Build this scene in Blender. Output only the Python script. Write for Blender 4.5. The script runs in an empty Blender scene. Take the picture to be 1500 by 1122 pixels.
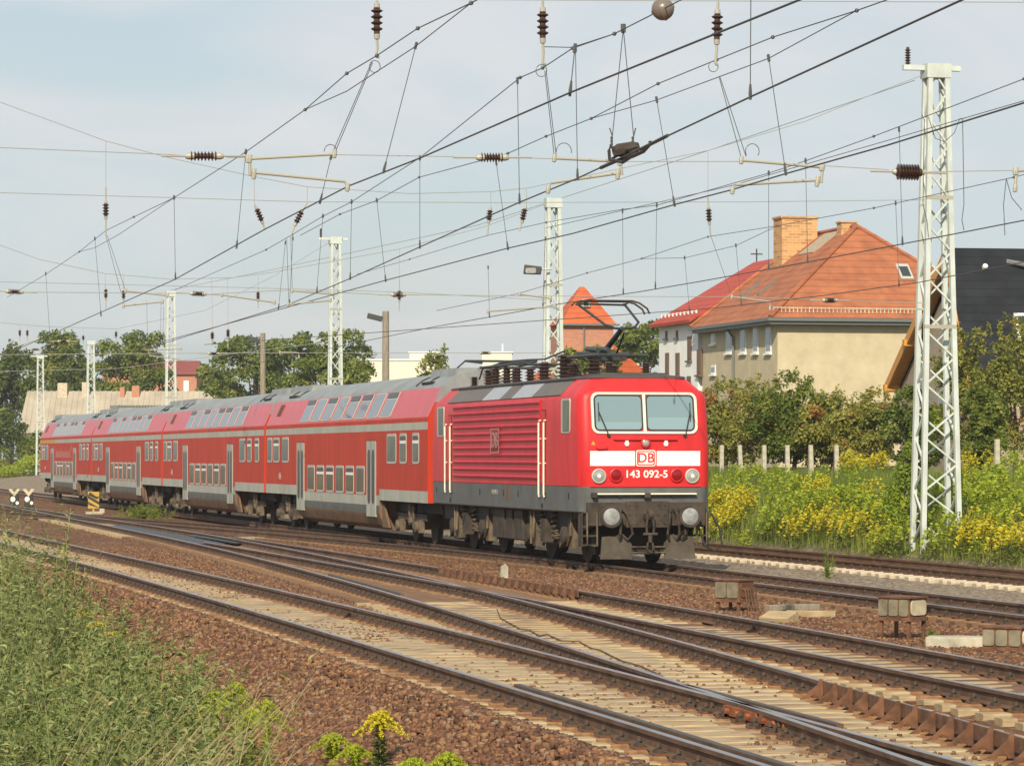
import bpy, bmesh, math, random
import numpy as np
from mathutils import Vector, Matrix

# ------------------------------------------------------------------ camera, sky, sun, exposure
S = bpy.context.scene
F, H, HZ = 4900.0, 2.36, 668.0          # focal length in photo pixels, eye height above rail, horizon row
TH = math.atan(0.239); CT, ST = math.cos(TH), math.sin(TH)
ZC = 5.85                                # contact wire height

cam_d = bpy.data.cameras.new("camera"); cam = bpy.data.objects.new("camera", cam_d)
S.collection.objects.link(cam)
cam_d.sensor_width = 36.0; cam_d.lens = 36.0 * F / 1500.0
cam_d.shift_y = (HZ - 561.0) / 1500.0
cam_d.clip_start = 0.5; cam_d.clip_end = 9000
cam.location = (0, 0, H); cam.rotation_euler = (math.radians(90), 0, 0)
S.camera = cam
S.render.resolution_x, S.render.resolution_y = 1024, 765

SUN_EL, SUN_AZ = math.radians(33), math.radians(9)      # sun behind the camera, a little to its left
sd = bpy.data.lights.new("sun", 'SUN'); so = bpy.data.objects.new("sun", sd); S.collection.objects.link(so)
sd.energy = 5.0; sd.angle = math.radians(0.5); sd.color = (1.0, 0.88, 0.68)
to_sun = Vector((-math.sin(SUN_AZ) * math.cos(SUN_EL), -math.cos(SUN_AZ) * math.cos(SUN_EL), math.sin(SUN_EL)))
so.rotation_euler = to_sun.to_track_quat('Z', 'Y').to_euler()
so.location = (0, -20, 60)

W = bpy.data.worlds.new("World"); S.world = W; W.use_nodes = True
nt = W.node_tree; nt.nodes.clear()
out = nt.nodes.new('ShaderNodeOutputWorld'); bg = nt.nodes.new('ShaderNodeBackground')
sky = nt.nodes.new('ShaderNodeTexSky'); sky.sky_type = 'NISHITA'; sky.sun_disc = False
sky.sun_elevation = SUN_EL; sky.sun_rotation = math.radians(180) + SUN_AZ
sky.air_density = 1.0; sky.dust_density = 1.6; sky.ozone_density = 1.2
tc = nt.nodes.new('ShaderNodeTexCoord'); mp = nt.nodes.new('ShaderNodeMapping')
mp.inputs['Scale'].default_value = (8, 8, 22); mp.inputs['Location'].default_value = (3.1, 1.7, 0.4)
nz = nt.nodes.new('ShaderNodeTexNoise'); nz.inputs['Scale'].default_value = 1.0
nz.inputs['Detail'].default_value = 6; nz.inputs['Roughness'].default_value = 0.5; nz.inputs['Distortion'].default_value = 0.6
rp = nt.nodes.new('ShaderNodeValToRGB')
rp.color_ramp.elements[0].position = 0.45; rp.color_ramp.elements[0].color = (0, 0, 0, 1)
rp.color_ramp.elements[1].position = 0.76; rp.color_ramp.elements[1].color = (0.75, 0.75, 0.75, 1)
mx = nt.nodes.new('ShaderNodeMix'); mx.data_type = 'RGBA'
mx.inputs[7].default_value = (7.9, 7.4, 7.35, 1)         # sunlit pinkish cloud
veil = nt.nodes.new('ShaderNodeMix'); veil.data_type = 'RGBA'; veil.inputs[7].default_value = (6.0, 6.72, 7.05, 1)     # thin bright veil
n2_ = nt.nodes.new('ShaderNodeTexNoise'); n2_.inputs['Scale'].default_value = 0.6; n2_.inputs['Detail'].default_value = 3
r2_ = nt.nodes.new('ShaderNodeMapRange'); r2_.inputs[1].default_value = 0.3; r2_.inputs[2].default_value = 0.7; r2_.inputs[3].default_value = 0.55; r2_.inputs[4].default_value = 0.92
nt.links.new(mp.outputs[0], n2_.inputs['Vector']); nt.links.new(n2_.outputs['Fac'], r2_.inputs[0]); nt.links.new(r2_.outputs[0], veil.inputs[0]); nt.links.new(sky.outputs[0], veil.inputs[6])
L = nt.links.new
L(tc.outputs['Generated'], mp.inputs['Vector']); L(mp.outputs[0], nz.inputs['Vector']); L(nz.outputs['Fac'], rp.inputs[0])
L(rp.outputs[0], mx.inputs[0]); L(veil.outputs[2], mx.inputs[6]); L(mx.outputs[2], bg.inputs[0])
bg.inputs[1].default_value = 0.10; L(bg.outputs[0], out.inputs[0])
S.view_settings.view_transform = 'Standard'; S.view_settings.look = 'None'
S.view_settings.exposure = 0.13; S.view_settings.gamma = 1.0
S.render.engine = 'CYCLES'
S.cycles.max_bounces = 5; S.cycles.transparent_max_bounces = 6
S.cycles.use_adaptive_sampling = True

# ------------------------------------------------------------------ helpers
rng = np.random.default_rng(7); random.seed(7)
COL = S.collection

def tag(o, label=None, cat=None, group=None, kind=None):
    if label: o["label"] = label
    if cat: o["category"] = cat
    if group: o["group"] = group
    if kind: o["kind"] = kind
    return o

def empty(name, loc=(0, 0, 0), rz=0.0, parent=None):
    o = bpy.data.objects.new(name, None); COL.objects.link(o)
    o.location = loc; o.rotation_euler = (0, 0, rz); o.empty_display_size = 0.3
    if parent: o.parent = parent
    return o

def thing(name, label, cat, loc=(0, 0, 0), rz=0.0, group=None):
    return tag(empty(name, loc, rz), label, cat, group)

def link_copy(o, parent=None):
    c = o.copy(); COL.objects.link(c); c.parent = parent
    for ch in o.children: link_copy(ch, c)
    return c

def U(px, py, Y):
    return Vector(((px - 750) / F * Y, Y, H + (HZ - py) / F * Y))

def G(px, py, z=0.0):
    Y = F * (H - z) / (py - HZ)
    return Vector(((px - 750) / F * Y, Y, z))

def mesh_np(name, verts, faces, mats, midx=None, parent=None, tint=None, smooth=False):
    """verts (N,3), faces (M,k) numpy: one mesh object."""
    verts = np.asarray(verts, np.float32); faces = np.asarray(faces, np.int32)
    me = bpy.data.meshes.new(name); M, k = faces.shape
    me.vertices.add(len(verts)); me.vertices.foreach_set('co', verts.ravel())
    me.loops.add(M * k); me.loops.foreach_set('vertex_index', faces.ravel())
    me.polygons.add(M); me.polygons.foreach_set('loop_start', np.arange(0, M * k, k, dtype=np.int32))
    me.polygons.foreach_set('loop_total', np.full(M, k, np.int32))
    for m in (mats if isinstance(mats, (list, tuple)) else [mats]): me.materials.append(m)
    if midx is not None: me.polygons.foreach_set('material_index', np.asarray(midx, np.int32))
    me.update(calc_edges=True)
    if tint is not None:
        a = me.attributes.new('tint', 'FLOAT', 'FACE'); a.data.foreach_set('value', np.asarray(tint, np.float32))
    if smooth: me.polygons.foreach_set('use_smooth', np.ones(M, bool))
    me.validate()
    o = bpy.data.objects.new(name, me); COL.objects.link(o)
    if parent: o.parent = parent
    return o

class MB:
    def __init__(s): s.v = []; s.f = []; s.m = []
    def add(s, vs, fs, m=0):
        b = len(s.v); s.v.extend([tuple(v) for v in vs])
        for f in fs: s.f.append([b + i for i in f]); s.m.append(m)
    def box(s, x0, x1, y0, y1, z0, z1, m=0):
        s.add([(x0,y0,z0),(x1,y0,z0),(x1,y1,z0),(x0,y1,z0),(x0,y0,z1),(x1,y0,z1),(x1,y1,z1),(x0,y1,z1)],
              [(0,3,2,1),(4,5,6,7),(0,1,5,4),(1,2,6,5),(2,3,7,6),(3,0,4,7)], m)
    def obox(s, c, a, b, d, m=0):
        c, a, b, d = Vector(c), Vector(a), Vector(b), Vector(d)
        s.add([c-a-b-d, c+a-b-d, c+a+b-d, c-a+b-d, c-a-b+d, c+a-b+d, c+a+b+d, c-a+b+d],
              [(0,3,2,1),(4,5,6,7),(0,1,5,4),(1,2,6,5),(2,3,7,6),(3,0,4,7)], m)
    def beam(s, p0, p1, w, h, m=0, up=(0, 0, 1)):
        p0, p1 = Vector(p0), Vector(p1); d = p1 - p0
        if d.length < 1e-6: return
        t = d.normalized(); u = Vector(up)
        if abs(t.dot(u)) > 0.98: u = Vector((0, 1, 0))
        a = t.cross(u).normalized(); b = a.cross(t)
        s.obox((p0 + p1) / 2, d / 2, a * w / 2, b * h / 2, m)
    def tube(s, pts, r, n=6, m=0, cap=True):
        pts = [Vector(p) for p in pts]; K = len(pts); b = len(s.v)
        ref = Vector((0.13, 0.21, 0.97))
        for i, p in enumerate(pts):
            t = (pts[min(i+1, K-1)] - pts[max(i-1, 0)]).normalized()
            u = ref if abs(t.dot(ref)) < 0.9 else Vector((1, 0.1, 0))
            a = t.cross(u).normalized(); c = a.cross(t)
            rr = r[i] if isinstance(r, (list, tuple)) else r
            for k in range(n):
                q = 2 * math.pi * k / n
                s.v.append(tuple(p + (a * math.cos(q) + c * math.sin(q)) * rr))
        for i in range(K - 1):
            for k in range(n):
                s.f.append([b+i*n+k, b+i*n+(k+1) % n, b+(i+1)*n+(k+1) % n, b+(i+1)*n+k]); s.m.append(m)
        if cap:
            s.f.append([b + k for k in range(n)][::-1]); s.m.append(m)
            s.f.append([b + (K-1)*n + k for k in range(n)]); s.m.append(m)
    def lathe(s, prof, p0, axis, n=12, m=0):
        """prof: [(r, h)] along axis from p0."""
        p0 = Vector(p0); t = Vector(axis).normalized()
        u = Vector((0, 0, 1)) if abs(t.z) < 0.9 else Vector((1, 0, 0))
        a = t.cross(u).normalized(); c = a.cross(t); b = len(s.v)
        for (r, h) in prof:
            for k in range(n):
                q = 2 * math.pi * k / n
                s.v.append(tuple(p0 + t * h + (a * math.cos(q) + c * math.sin(q)) * max(r, 1e-4)))
        K = len(prof)
        for i in range(K - 1):
            for k in range(n):
                s.f.append([b+i*n+k, b+i*n+(k+1) % n, b+(i+1)*n+(k+1) % n, b+(i+1)*n+k]); s.m.append(m)
        s.f.append([b + k for k in range(n)][::-1]); s.m.append(m)
        s.f.append([b + (K-1)*n + k for k in range(n)]); s.m.append(m)
    def prism(s, outline, fn, m=0, me=None):
        """outline: [(a,b)], fn(a,b,side) -> point for side 0 / 1; closed solid."""
        n = len(outline); b = len(s.v)
        for sd_ in (0, 1):
            for (x, y) in outline: s.v.append(tuple(fn(x, y, sd_)))
        s.f.append([b + i for i in range(n)][::-1]); s.m.append(m)
        s.f.append([b + n + i for i in range(n)]); s.m.append(m)
        for i in range(n):
            j = (i + 1) % n
            s.f.append([b+i, b+j, b+n+j, b+n+i]); s.m.append(m if me is None else me)
    def build(s, name, mats, parent=None, smooth=None, bevel=None):
        me = bpy.data.meshes.new(name)
        me.from_pydata(s.v, [], s.f)
        for m in (mats if isinstance(mats, (list, tuple)) else [mats]): me.materials.append(m)
        me.polygons.foreach_set('material_index', s.m)
        me.update(); 
        bm = bmesh.new(); bm.from_mesh(me); bmesh.ops.recalc_face_normals(bm, faces=bm.faces); bm.to_mesh(me); bm.free()
        if smooth:
            me.polygons.foreach_set('use_smooth', [True] * len(me.polygons)); me.set_sharp_from_angle(angle=math.radians(smooth))
        o = bpy.data.objects.new(name, me); COL.objects.link(o)
        if bevel:
            bv = o.modifiers.new('bevel', 'BEVEL'); bv.width = bevel; bv.segments = 2; bv.limit_method = 'ANGLE'
        if parent: o.parent = parent
        return o

def rrect(x0, x1, y0, y1, r, n=4):
    o = []
    for (cx, cy, a0) in ((x1-r, y1-r, 0), (x0+r, y1-r, 90), (x0+r, y0+r, 180), (x1-r, y0+r, 270)):
        for k in range(n + 1):
            a = math.radians(a0 + 90 * k / n); o.append((cx + r*math.cos(a), cy + r*math.sin(a)))
    return o

def text_mesh(name, body, size, mat, parent, loc, rot, extrude=0.004, bold=0.0, align='CENTER', xs=1.0):
    c = bpy.data.curves.new(name, 'FONT'); c.body = body; c.size = size; c.extrude = extrude; c.offset = bold
    c.align_x = align; c.align_y = 'CENTER'
    t = bpy.data.objects.new('tmp', c); COL.objects.link(t)
    bpy.context.view_layer.update()
    me = bpy.data.meshes.new_from_object(t.evaluated_get(bpy.context.evaluated_depsgraph_get()))
    bpy.data.objects.remove(t)
    me.name = name; me.materials.clear(); me.materials.append(mat)
    o = bpy.data.objects.new(name, me); COL.objects.link(o); o.parent = parent
    o.location = loc; o.rotation_euler = rot; o.scale = (xs, 1, 1)
    return o

# ------------------------------------------------------------------ materials
def mat(name, col, rough=0.6, metal=0.0, var=0.0, scale=4.0, col2=None, spec=0.5, bump=0.0, stretch=None, coat=0.0, detail=5):
    m = bpy.data.materials.new(name); m.use_nodes = True
    t = m.node_tree; p = t.nodes['Principled BSDF']
    p.inputs['Roughness'].default_value = rough; p.inputs['Metallic'].default_value = metal
    p.inputs['Specular IOR Level'].default_value = spec; p.inputs['Coat Weight'].default_value = coat
    p.inputs['Base Color'].default_value = (*col, 1)
    if var or col2 or bump:
        tcn = t.nodes.new('ShaderNodeTexCoord'); mpn = t.nodes.new('ShaderNodeMapping')
        if stretch: mpn.inputs['Scale'].default_value = stretch
        n = t.nodes.new('ShaderNodeTexNoise'); n.inputs['Scale'].default_value = scale; n.inputs['Detail'].default_value = detail
        n.inputs['Roughness'].default_value = 0.62
        t.links.new(tcn.outputs['Object'], mpn.inputs[0]); t.links.new(mpn.outputs[0], n.inputs['Vector'])
        if var or col2:
            r = t.nodes.new('ShaderNodeValToRGB')
            a = col2 if col2 else tuple(max(0, c * (1 - var)) for c in col)
            b = col if col2 else tuple(min(1, c * (1 + var)) for c in col)
            r.color_ramp.elements[0].position = 0.34; r.color_ramp.elements[0].color = (*a, 1)
            r.color_ramp.elements[1].position = 0.66; r.color_ramp.elements[1].color = (*b, 1)
            t.links.new(n.outputs['Fac'], r.inputs[0]); t.links.new(r.outputs[0], p.inputs['Base Color'])
        if bump:
            bn = t.nodes.new('ShaderNodeBump'); bn.inputs['Strength'].default_value = bump; bn.inputs['Distance'].default_value = 0.02
            t.links.new(n.outputs['Fac'], bn.inputs['Height']); t.links.new(bn.outputs[0], p.inputs['Normal'])
    return m

def leaf_mat(name, ramp, rough=0.55, trans=0.45):
    """leaf colour from the per-face 'tint' attribute; some light passes through."""
    m = bpy.data.materials.new(name); m.use_nodes = True; t = m.node_tree
    p = t.nodes['Principled BSDF']; o = t.nodes['Material Output']
    a = t.nodes.new('ShaderNodeAttribute'); a.attribute_name = 'tint'
    r = t.nodes.new('ShaderNodeValToRGB'); els = r.color_ramp.elements
    while len(els) < len(ramp): els.new(0.5)
    for e, (pos, c) in zip(els, ramp): e.position = pos; e.color = (*c, 1)
    t.links.new(a.outputs['Fac'], r.inputs[0]); t.links.new(r.outputs[0], p.inputs['Base Color'])
    p.inputs['Roughness'].default_value = rough; p.inputs['Specular IOR Level'].default_value = 0.3
    tr = t.nodes.new('ShaderNodeBsdfTranslucent'); t.links.new(r.outputs[0], tr.inputs[0])
    mi = t.nodes.new('ShaderNodeMixShader'); mi.inputs[0].default_value = trans
    t.links.new(p.outputs[0], mi.inputs[1]); t.links.new(tr.outputs[0], mi.inputs[2]); t.links.new(mi.outputs[0], o.inputs[0])
    return m

M = {}
M['red'] = mat('signal_red_paint', (0.54, 0.024, 0.027), 0.42, var=0.15, scale=1.6, stretch=(1, 1, 0.35), spec=0.28)
M['coach_red'] = mat('coach_red_paint', (0.45, 0.042, 0.017), 0.5, spec=0.15, var=0.13, scale=1.6, stretch=(1, 1, 0.25))
M['coach_red_upper'] = mat('coach_upper_red_paint', (0.50, 0.022, 0.024), 0.30, spec=0.6, var=0.1, scale=1.2)
M['red_dark'] = mat('louvre_red', (0.46, 0.008, 0.022), 0.45, var=0.12, scale=2)
M['grey'] = mat('underframe_grey', (0.095, 0.10, 0.10), 0.5, var=0.18, scale=2.2)
M['coach_grey'] = mat('coach_dark_grey', (0.095, 0.105, 0.10), 0.5, var=0.25, scale=3)
M['band'] = mat('pale_grey_band', (0.37, 0.38, 0.325), 0.5, var=0.14, scale=2.4, stretch=(1, 1, 0.3))
M['white'] = mat('white_paint', (0.80, 0.79, 0.74), 0.45, var=0.04)
M['rail_white'] = mat('ivory_handrail', (0.74, 0.70, 0.56), 0.45)
M['roof'] = mat('grey_roof', (0.22, 0.235, 0.235), 0.45, var=0.2, scale=1.4)
M['loco_roof'] = mat('sooty_roof', (0.055, 0.048, 0.045), 0.7, var=0.3, scale=2)
M['brown_panel'] = mat('brown_roof_panel', (0.105, 0.082, 0.058), 0.42, var=0.15)
M['grey_panel'] = mat('pale_roof_panel', (0.30, 0.32, 0.34), 0.35, var=0.1)
M['skirt'] = mat('dusty_skirt', (0.15, 0.088, 0.048), 0.75, var=0.3, scale=2.5)
M['gear'] = mat('grimy_shaded_gear', (0.045, 0.034, 0.025), 0.85, var=0.5, scale=3)  # grimy gear, its colour darkened further for the shade under the train
M['gear_lit'] = mat('dusty_sunlit_gear', (0.17, 0.125, 0.08), 0.85, col2=(0.035, 0.027, 0.019), scale=2.6)  # dusty tan with sunlight painted in, for the gear parts that catch sun
M['black'] = mat('black_rubber', (0.018, 0.017, 0.016), 0.7)
M['buffer'] = mat('bare_buffer_steel', (0.24, 0.255, 0.26), 0.55, metal=0.0, var=0.3, scale=6)
M['glass'] = mat('pale_cab_glass', (0.17, 0.255, 0.285), 0.08, spec=0.8)  # pale base colour stands in for the sunlit interior behind the pane
M['coach_glass'] = mat('coach_window_glass', (0.060, 0.075, 0.026), 0.18, var=0.6, scale=1.0, spec=0.4)  # olive base colour stands in for greenery reflected in the panes
M['upper_glass'] = mat('upper_deck_glass', (0.10, 0.13, 0.15), 0.06, spec=0.9)
M['vent_glass'] = mat('open_vent_dark', (0.012, 0.012, 0.012), 0.3)
M['frame'] = mat('window_frame_grey', (0.42, 0.42, 0.38), 0.5)
M['yellow'] = mat('first_class_yellow', (0.46, 0.30, 0.05), 0.5)
M['lamp'] = mat('headlamp_glass', (0.34, 0.34, 0.31), 0.12, metal=0.2, var=0.2, scale=12)
M['tail'] = mat('tail_lamp_red', (0.22, 0.004, 0.008), 0.12)
M['insul'] = mat('brown_porcelain', (0.050, 0.025, 0.018), 0.3)
M['steel'] = mat('bright_rail_head', (0.34, 0.32, 0.31), 0.30, metal=0.85, var=0.2, scale=1.5)
M['rust'] = mat('rusty_rail_side', (0.115, 0.062, 0.036), 0.85, var=0.35, scale=2.5)
M['dark_steel'] = mat('dull_rail_head', (0.075, 0.065, 0.058), 0.6, metal=0.3, var=0.2)
M['rust_orange'] = mat('orange_rust', (0.24, 0.072, 0.025), 0.9, var=0.4, scale=6)
M['plate'] = mat('rusty_plate', (0.135, 0.062, 0.032), 0.9, var=0.4, scale=7)
M['bolt'] = mat('grimy_fastening', (0.075, 0.05, 0.036), 0.8, var=0.3, scale=8)
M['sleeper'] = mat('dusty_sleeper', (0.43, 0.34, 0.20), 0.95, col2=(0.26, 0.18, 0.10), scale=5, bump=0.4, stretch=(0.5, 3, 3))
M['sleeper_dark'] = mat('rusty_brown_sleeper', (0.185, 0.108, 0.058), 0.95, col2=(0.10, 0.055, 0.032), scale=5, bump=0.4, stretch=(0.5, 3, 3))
M['sleeper_rust'] = mat('rust_stained_sleeper', (0.29, 0.165, 0.075), 0.95, col2=(0.155, 0.07, 0.034), scale=6, bump=0.4, stretch=(2, 3, 3))
M['sleeper_conc'] = mat('concrete_sleeper', (0.60, 0.54, 0.42), 0.95, col2=(0.40, 0.32, 0.22), scale=5)
M['mast'] = mat('pale_mast_paint', (0.55, 0.61, 0.59), 0.55, col2=(0.42, 0.46, 0.43), scale=3, stretch=(1, 1, 0.4))
M['wire'] = mat('weathered_copper_wire', (0.075, 0.08, 0.08), 0.6, metal=0.2)
M['cable'] = mat('pale_steel_cable', (0.26, 0.265, 0.24), 0.6)
M['fitting'] = mat('galvanised_fitting', (0.36, 0.35, 0.29), 0.55, metal=0.2)
M['dark'] = mat('dark_lamp_housing', (0.03, 0.035, 0.035), 0.45)
M['concrete'] = mat('weathered_concrete', (0.40, 0.37, 0.29), 0.9, var=0.25, scale=5)
M['wood'] = mat('grey_weathered_wood', (0.24, 0.21, 0.16), 0.9, var=0.3, scale=3, stretch=(6, 6, 0.6))
M['bark'] = mat('bark', (0.10, 0.075, 0.052), 0.95, var=0.4, scale=5, stretch=(3, 3, 0.7))
# ------------------------------------------------------------------ ground and tracks
def polyrail(pts, deg):
    P = np.array([G(*p)[:2] for p in pts]); c = np.polyfit(P[:, 1], P[:, 0], deg); dc = np.polyder(c)
    y0, y1 = P[:, 1].min() - 0.5, P[:, 1].max() + 0.5
    def fn(Y):
        if Y < y0: return np.polyval(c, y0) + np.polyval(dc, y0) * (Y - y0)
        if Y > y1: return np.polyval(c, y1) + np.polyval(dc, y1) * (Y - y1)
        return np.polyval(c, Y)
    return fn
Rb = polyrail([(380,792),(500,807),(668,837),(830,862),(960,881),(1330,947),(1500,977)], 2)
Rc2 = polyrail([(294,793),(500,826),(652,853),(760,879),(960,911),(1135,943),(1500,1018)], 2)
Rc = polyrail([(208,768),(250,773),(328,787),(500,818),(652,852),(740,873),(960,931),(1100,969),(1500,1078)], 2)
Rd = polyrail([(200,779),(294,795),(500,848),(612,883),(724,918),(942,979.5),(1050,1014),(1200,1068),(1364,1120)], 2)
Re = polyrail([(0,774.4),(200,817),(240,828),(500,886),(653,920),(700,932),(890,978.6),(980,1001),(1200,1058),(1420,1120)], 3)
Rf = polyrail([(10,796),(200,848),(240,857),(450,915),(680,984),(1100,1116)], 2)
XT = lambda Y: -0.89 - 0.239 * (Y - 88.32)                      # centre line of the train's track
R1n = lambda Y: XT(Y) - 0.75 / CT
R1f = lambda Y: XT(Y) + 0.75 / CT
R0n = lambda Y: XT(Y) + 5.25 / CT
R0f = lambda Y: XT(Y) + 6.75 / CT
_b = polyrail([(200,764),(380,779),(500,789),(740,812),(960,835)], 2)
Bn = lambda Y: _b(Y)
Af = lambda Y: _b(Y) + 1.55
def dX(fn, Y): return (fn(Y + 0.1) - fn(Y - 0.1)) / 0.2

RT = -0.16
def ground_h(X, Y):
    """height of the ballast and of the land beyond it"""
    p = X * CT + Y * ST
    rf = np.vectorize(Rf)(np.clip(Y, 10, 400)); d = (rf - X) * 0.97
    h = np.full_like(X, RT - 0.075)
    down = np.clip(d - 0.72, 0, None); h = h - np.where(down < 2.9, 0.52 * down, 0.52 * 2.9 + 0.02 * (down - 2.9)).clip(0, 2.2)
    h = h + 0.083 * np.exp(-((d - 0.66) / 0.30) ** 2)
    # low shoulders between the tracks
    q = np.clip((p - 27.0) / 7.0, 0, 1)
    bank = 1.85 * (0.35 * np.clip((p - 27.0) / 1.2, 0, 1) + 0.65 * q) + np.clip((p - 34) / 30, 0, 1) * 0.4
    return h + np.where(p > 27.0, bank, 0)

def axis(a, b, step, lo, hi, g=1.28):
    c = list(np.arange(a, b, step)); s = step; x = a; left = []
    while x > lo: s *= g; x -= s; left.append(x)
    s = step; x = c[-1]; right = []
    while x < hi: s *= g; x += s; right.append(x)
    return np.array(left[::-1] + c + right)
gx = axis(-26, 26, 0.26, -1400, 1400); gy = axis(22, 112, 0.3, -60, 2600)
XX, YY = np.meshgrid(gx, gy); ZZ = ground_h(XX.ravel(), YY.ravel()).reshape(XX.shape)
fine = (np.abs(XX) < 26) & (YY > 20) & (YY < 120)
ZZ += np.where(fine, rng.normal(0, 0.013, XX.shape), 0)
nx, ny = len(gx), len(gy)
idx = np.arange(nx * ny).reshape(ny, nx)
gf = np.stack([idx[:-1, :-1], idx[:-1, 1:], idx[1:, 1:], idx[1:, :-1]], -1).reshape(-1, 4)

def ground_material():
    m = bpy.data.materials.new('ballast_and_soil'); m.use_nodes = True; t = m.node_tree; p = t.nodes['Principled BSDF']
    N = t.nodes.new; lk = t.links.new
    p.inputs['Roughness'].default_value = 0.95; p.inputs['Specular IOR Level'].default_value = 0.15
    g = N('ShaderNodeNewGeometry')
    vo = N('ShaderNodeTexVoronoi'); vo.inputs['Scale'].default_value = 15; lk(g.outputs['Position'], vo.inputs['Vector'])
    r = N('ShaderNodeValToRGB'); e = r.color_ramp.elements
    for pos, c in ((0.0, (0.075, 0.040, 0.026)), (0.35, (0.150, 0.072, 0.042)), (0.65, (0.19, 0.092, 0.050)), (0.85, (0.25, 0.14, 0.074)), (1.0, (0.20, 0.16, 0.12))):
        if pos in (0.0, 1.0): el = e[0] if pos == 0 else e[-1]
        else: el = e.new(pos)
        el.color = (*c, 1)
    sx = N('ShaderNodeSeparateColor'); lk(vo.outputs['Color'], sx.inputs[0]); lk(sx.outputs[0], r.inputs[0])
    # patches of dust and oil along the tracks
    n1 = N('ShaderNodeTexNoise'); n1.inputs['Scale'].default_value = 0.55; n1.inputs['Detail'].default_value = 6; lk(g.outputs['Position'], n1.inputs['Vector'])
    mul = N('ShaderNodeMapRange'); mul.inputs[1].default_value = 0.3; mul.inputs[2].default_value = 0.7; mul.inputs[3].default_value = 0.75; mul.inputs[4].default_value = 1.2
    lk(n1.outputs['Fac'], mul.inputs[0])
    mm = N('ShaderNodeVectorMath'); mm.operation = 'SCALE'; lk(r.outputs[0], mm.inputs[0]); lk(mul.outputs[0], mm.inputs['Scale'])
    # grey stone between the two far tracks, soil on the bank
    dp = N('ShaderNodeVectorMath'); dp.operation = 'DOT_PRODUCT'; dp.inputs[1].default_value = (CT, ST, 0); lk(g.outputs['Position'], dp.inputs[0])
    n2 = N('ShaderNodeTexNoise'); n2.inputs['Scale'].default_value = 1.5; lk(g.outputs['Position'], n2.inputs['Vector'])
    ad = N('ShaderNodeMath'); ad.operation = 'MULTIPLY_ADD'; ad.inputs[1].default_value = 1.2; lk(n2.outputs['Fac'], ad.inputs[0]); lk(dp.outputs['Value'], ad.inputs[2])
    s1 = N('ShaderNodeMapRange'); s1.inputs[1].default_value = 20.9; s1.inputs[2].default_value = 21.5; lk(ad.outputs[0], s1.inputs[0])
    rg = N('ShaderNodeValToRGB'); rg.color_ramp.elements[0].color = (0.12, 0.092, 0.070, 1); rg.color_ramp.elements[1].color = (0.36, 0.29, 0.215, 1); lk(sx.outputs[1], rg.inputs[0])
    m1 = N('ShaderNodeMix'); m1.data_type = 'RGBA'; lk(s1.outputs[0], m1.inputs[0]); lk(mm.outputs[0], m1.inputs[6]); lk(rg.outputs[0], m1.inputs[7])
    s2 = N('ShaderNodeMapRange'); s2.inputs[1].default_value = 27.4; s2.inputs[2].default_value = 28.2; lk(ad.outputs[0], s2.inputs[0])
    m2 = N('ShaderNodeMix'); m2.data_type = 'RGBA'; lk(s2.outputs[0], m2.inputs[0]); lk(m1.outputs[2], m2.inputs[6]); m2.inputs[7].default_value = (0.075, 0.085, 0.025, 1)
    lk(m2.outputs[2], p.inputs['Base Color'])
    b = N('ShaderNodeBump'); b.inputs['Strength'].default_value = 0.9; b.inputs['Distance'].default_value = 0.05; b.invert = True
    lk(vo.outputs['Distance'], b.inputs['Height']); lk(b.outputs[0], p.inputs['Normal'])
    return m
M['ground'] = ground_material()
ground = mesh_np('ground', np.stack([XX.ravel(), YY.ravel(), ZZ.ravel()], 1), gf, M['ground'], smooth=False)
tag(ground, 'reddish brown ballast ground rising to a low grassy bank behind the tracks', 'ground', kind='structure')

# loose stones on the near slope and between the tracks
def stones(name, X, Y, size, material, label, z=None):
    n = len(X); z = ground_h(X, Y) if z is None else np.full(n, z)
    base = np.array([(-1,-1,-1),(1,-1,-1),(1,1,-1),(-1,1,-1),(-1,-1,1),(1,-1,1),(1,1,1),(-1,1,1)], float)
    V = base[None] * rng.uniform(0.55, 1.0, (n, 8, 3)) * (size[:, None, None] * np.array([0.55, 0.5, 0.40]))
    a = rng.uniform(0, 6.28, n); b = rng.normal(0, 0.5, n)
    c, s_ = np.cos(a)[:, None], np.sin(a)[:, None]; cb, sb = np.cos(b)[:, None], np.sin(b)[:, None]
    x, y, zz = V[..., 0], V[..., 1], V[..., 2]
    y, zz = y * cb - zz * sb, y * sb + zz * cb
    x, y = x * c - y * s_, x * s_ + y * c
    P = np.stack([x + X[:, None], y + Y[:, None], zz + z[:, None] + size[:, None] * 0.14], -1).reshape(-1, 3)
    fc = np.array([(0,3,2,1),(4,5,6,7),(0,1,5,4),(1,2,6,5),(2,3,7,6),(3,0,4,7)])
    Fc = (fc[None] + 8 * np.arange(n)[:, None, None]).reshape(-1, 4)
    o = mesh_np(name, P, Fc, material, tint=np.repeat(rng.uniform(0, 1, n), 6))
    return tag(o, label, 'stones', kind='stuff')
def stone_mat(name, ramp):
    m = leaf_mat(name, ramp, rough=0.95, trans=0.0); return m
M['stone'] = stone_mat('red_ballast_stone', [(0.0, (0.070, 0.036, 0.024)), (0.35, (0.142, 0.070, 0.041)), (0.7, (0.195, 0.100, 0.055)), (0.93, (0.28, 0.155, 0.075)), (1.0, (0.22, 0.18, 0.135))])
n = 95000; Y = 24 + 52 * rng.uniform(0, 1, n) ** 1.25; d = rng.uniform(0.30, 4.0, n)
X = np.vectorize(Rf)(Y) - d / 0.97
stones('slope_ballast', X, Y, 0.026 + 0.055 * rng.uniform(0, 1, n) ** 1.8, M['stone'], 'loose reddish brown stones on the slope below the nearest rail')
n = 42000; Y = rng.uniform(34, 95, n); k = rng.integers(0, 3, n)
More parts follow.
